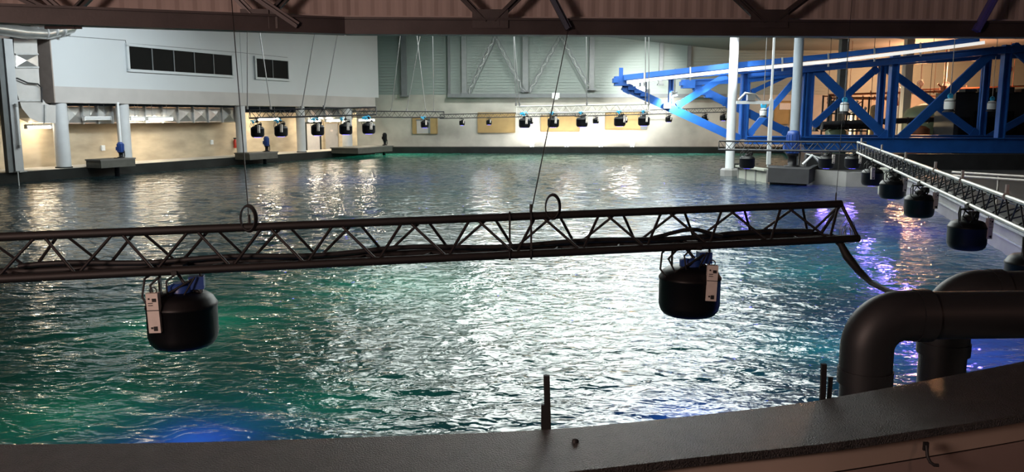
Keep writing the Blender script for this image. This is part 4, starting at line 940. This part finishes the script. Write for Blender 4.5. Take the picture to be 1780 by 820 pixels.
# low dark basin wall under the bridge
m = MB(); a = ony(1410, 296, 31.5); m.bar((a.x, 32.2, .76), (34, 32.2, .76), .3, .62); tag(m.build('basin_wall', M_dark, base=(a.x, 32.2, .45)), 'long black basin wall beneath the bottom chord of the bridge', 'wall')
c, d = ybox(1545, 1578, 296, 309, 21.5, .6); m = MB(); m.box((c.x, c.y, (c.z+d[2]/2+.45)/2), (d[0], .6, c.z+d[2]/2-.45)); m.box((c.x, c.y, c.z+d[2]/2+.02), (d[0]+.06, .66, .04)); tag(m.build('control_box', M_tro, base=(c.x, c.y, .45)), 'low pale concrete box behind the middle black lamp', 'box')

# ------------------------------------------------------------------ foreground rim, parapet, pipes
ZR = 1.5
far = [(-500, 772), (-200, 772), (0, 771), (300, 768), (640, 758), (950, 745), (1170, 725), (1380, 701), (1465, 687), (1600, 662), (1780, 627), (1950, 590), (2150, 545)]
near = [(-640, 868), (-240, 872), (0, 874), (340, 868), (690, 846), (1010, 819), (1200, 797), (1390, 777), (1480, 766), (1610, 747), (1780, 721), (1930, 694), (2100, 660)]
Fp = [onz(x, y, ZR) for x, y in far]; Np = [onz(x, y, ZR) for x, y in near]
def dense(P, n=6):
    out = []
    for i in range(len(P)-1):
        p0, p1, p2, p3 = P[max(i-1, 0)], P[i], P[i+1], P[min(i+2, len(P)-1)]
        for k in range(n):
            t = k/n; out.append(.5*((2*p1)+(p2-p0)*t+(2*p0-5*p1+4*p2-p3)*t*t+(3*p1-p0-3*p2+p3)*t**3))
    return out+[P[-1]]
Fd, Nd = dense(Fp), dense(Np)
def strip(prof, mname, m_, kind=True, label=None):
    """prof(i) -> closed cross-section list for station i"""
    m = MB(); secs = [prof(i) for i in range(len(Fd))]; n = len(secs[0]); vs = [v for s_ in secs for v in s_]; fs = []
    for i in range(len(secs)-1):
        for k in range(n): fs.append((i*n+k, i*n+(k+1) % n, (i+1)*n+(k+1) % n, (i+1)*n+k))
    m.add(vs, fs); m.add(secs[0], [tuple(range(n))]); m.add(secs[-1], [tuple(range(n))[::-1]])
    return struct(m, mname, m_)
def sec(u0, u1, z0, z1, bev=0.):
    def f(i):
        a, b = Fd[i], Nd[i]; A_ = a.lerp(b, u0); B_ = a.lerp(b, u1)
        if bev: e = (b-a).normalized()*bev; return [Vector((A_.x, A_.y, z0)), Vector((A_.x, A_.y, z1-bev)), Vector(((A_+e).x, (A_+e).y, z1)), Vector(((B_-e).x, (B_-e).y, z1)), Vector((B_.x, B_.y, z1-bev)), Vector((B_.x, B_.y, z0))]
        return [Vector((A_.x, A_.y, z0)), Vector((A_.x, A_.y, z1)), Vector((B_.x, B_.y, z1)), Vector((B_.x, B_.y, z0))]
    return f
strip(sec(0, 1, ZR-.028, ZR, .006), 'trim_pool_rim', M_rim)
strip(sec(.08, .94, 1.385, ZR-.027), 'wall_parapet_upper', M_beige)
strip(sec(.1, .92, 1.375, 1.386), 'trim_4', M_curb)
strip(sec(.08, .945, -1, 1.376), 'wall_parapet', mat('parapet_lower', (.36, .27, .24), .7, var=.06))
c = onz(1617, 744, ZR-.05); c = Np[9].lerp(Np[10], .02)-Vector((0, -.01, .0))
hk = ony(1615, 790, c.y-.02)
m = MB(); m.tube([hk+Vector((-.012, .0, .035)), hk+Vector((-.012, -.012, 0)), hk+Vector((-.006, -.022, -.018)), hk+Vector((.006, -.028, -.026)), hk+Vector((.02, -.03, -.026))], .006, 8); m.box(hk+Vector((-.012, .004, .03)), (.018, .01, .03))
tag(m.build('cable_hook', M_rubber, base=hk), 'small black hook fixed on the beige parapet at lower right', 'hook')
# upright pegs along the rim
def peg(px, y0, y1, lean, w, lb):
    base = onz(px, y1, ZR); base.y += .03; base.z = ZR-.25
    top = ony(px+lean, y0, base.y); m = MB(); m.bar(base, top, w, w*.7, (0, 1, 0)); m.bar(base+Vector((0, 0, .05)), base+Vector((0, 0, .12)), w*1.4, w*1.2, (0, 1, 0)); tag(m.build('rim_peg', M_rubber, base=base), lb, 'peg', 'black pegs on the rim')
peg(957, 652, 744, -7, .022, 'taller black peg on the rim at the centre')
peg(947, 703, 744, -2, .018, 'shorter black peg on the rim at the centre')
peg(1438, 632, 692, -6, .020, 'taller black peg on the rim left of the big pipe')
peg(1445, 655, 690, -1, .016, 'shorter black peg on the rim left of the big pipe')
c = onz(1000, 768, ZR); m = MB(); m.lathe(c, [(.012, 0), (.011, .008), (.004, .012)], 10); tag(m.build('rim_stud', M_rubber, base=c), 'tiny dark stud on top of the rim at the centre', 'stud')
# big pipes
def big_pipe(Y, xl, xr, ytop, ybot, yfoot, label, ybend=None):
    r = (xr-xl)/2*Y/F; ax = ony((xl+xr)/2, 600, Y).x; zt_ = (ony(900, ytop, Y).z+ony(900, ybot, Y).z)/2
    g = thing('water_pipe', label, 'pipe', (ax, Y, 0), 'big dark pipes over the rim')
    Rb = r*1.35
    m = MB(); pts = [Vector((ax, Y, -.6)), Vector((ax, Y, zt_-Rb-.12))]; m.tube(pts, r*.93, 32); m.build('riser', M_pipe, g)
    pts = [Vector((ax, Y, zt_-Rb-.16)), Vector((ax, Y, zt_-Rb))]+[Vector((ax+Rb-Rb*math.cos(a), Y, zt_-Rb+Rb*math.sin(a))) for a in [PI/2*k/14 for k in range(1, 15)]]+[Vector((ax+Rb+.1, Y, zt_))]
    m = MB(); m.tube(pts, r, 32); m.build('elbow', M_pipe, g)
    m = MB(); m.tube([Vector((ax, Y, zt_-Rb-.17)), Vector((ax, Y, zt_-Rb-.10))], r*1.05, 32); m.build('collar', M_pipe, g); m = MB(); m.tube([Vector((ax+Rb+.05, Y, zt_)), Vector((ax+Rb+.12, Y, zt_))], r*1.04, 32); m.build('collar', M_pipe, g)
    m = MB(); m.tube([Vector((ax+Rb+.08, Y, zt_)), Vector((ax+Rb+3.6, Y+.12, zt_+.01))], r*.95, 32); m.build('run', M_pipe, g)
big_pipe(3.72, 1462, 1552, 504, 592, 690, 'big dark pipe rising behind the rim and bending right, the front one')
big_pipe(4.55, 1598, 1682, 470, 550, 655, 'big dark pipe rising behind the front pipe and bending right')
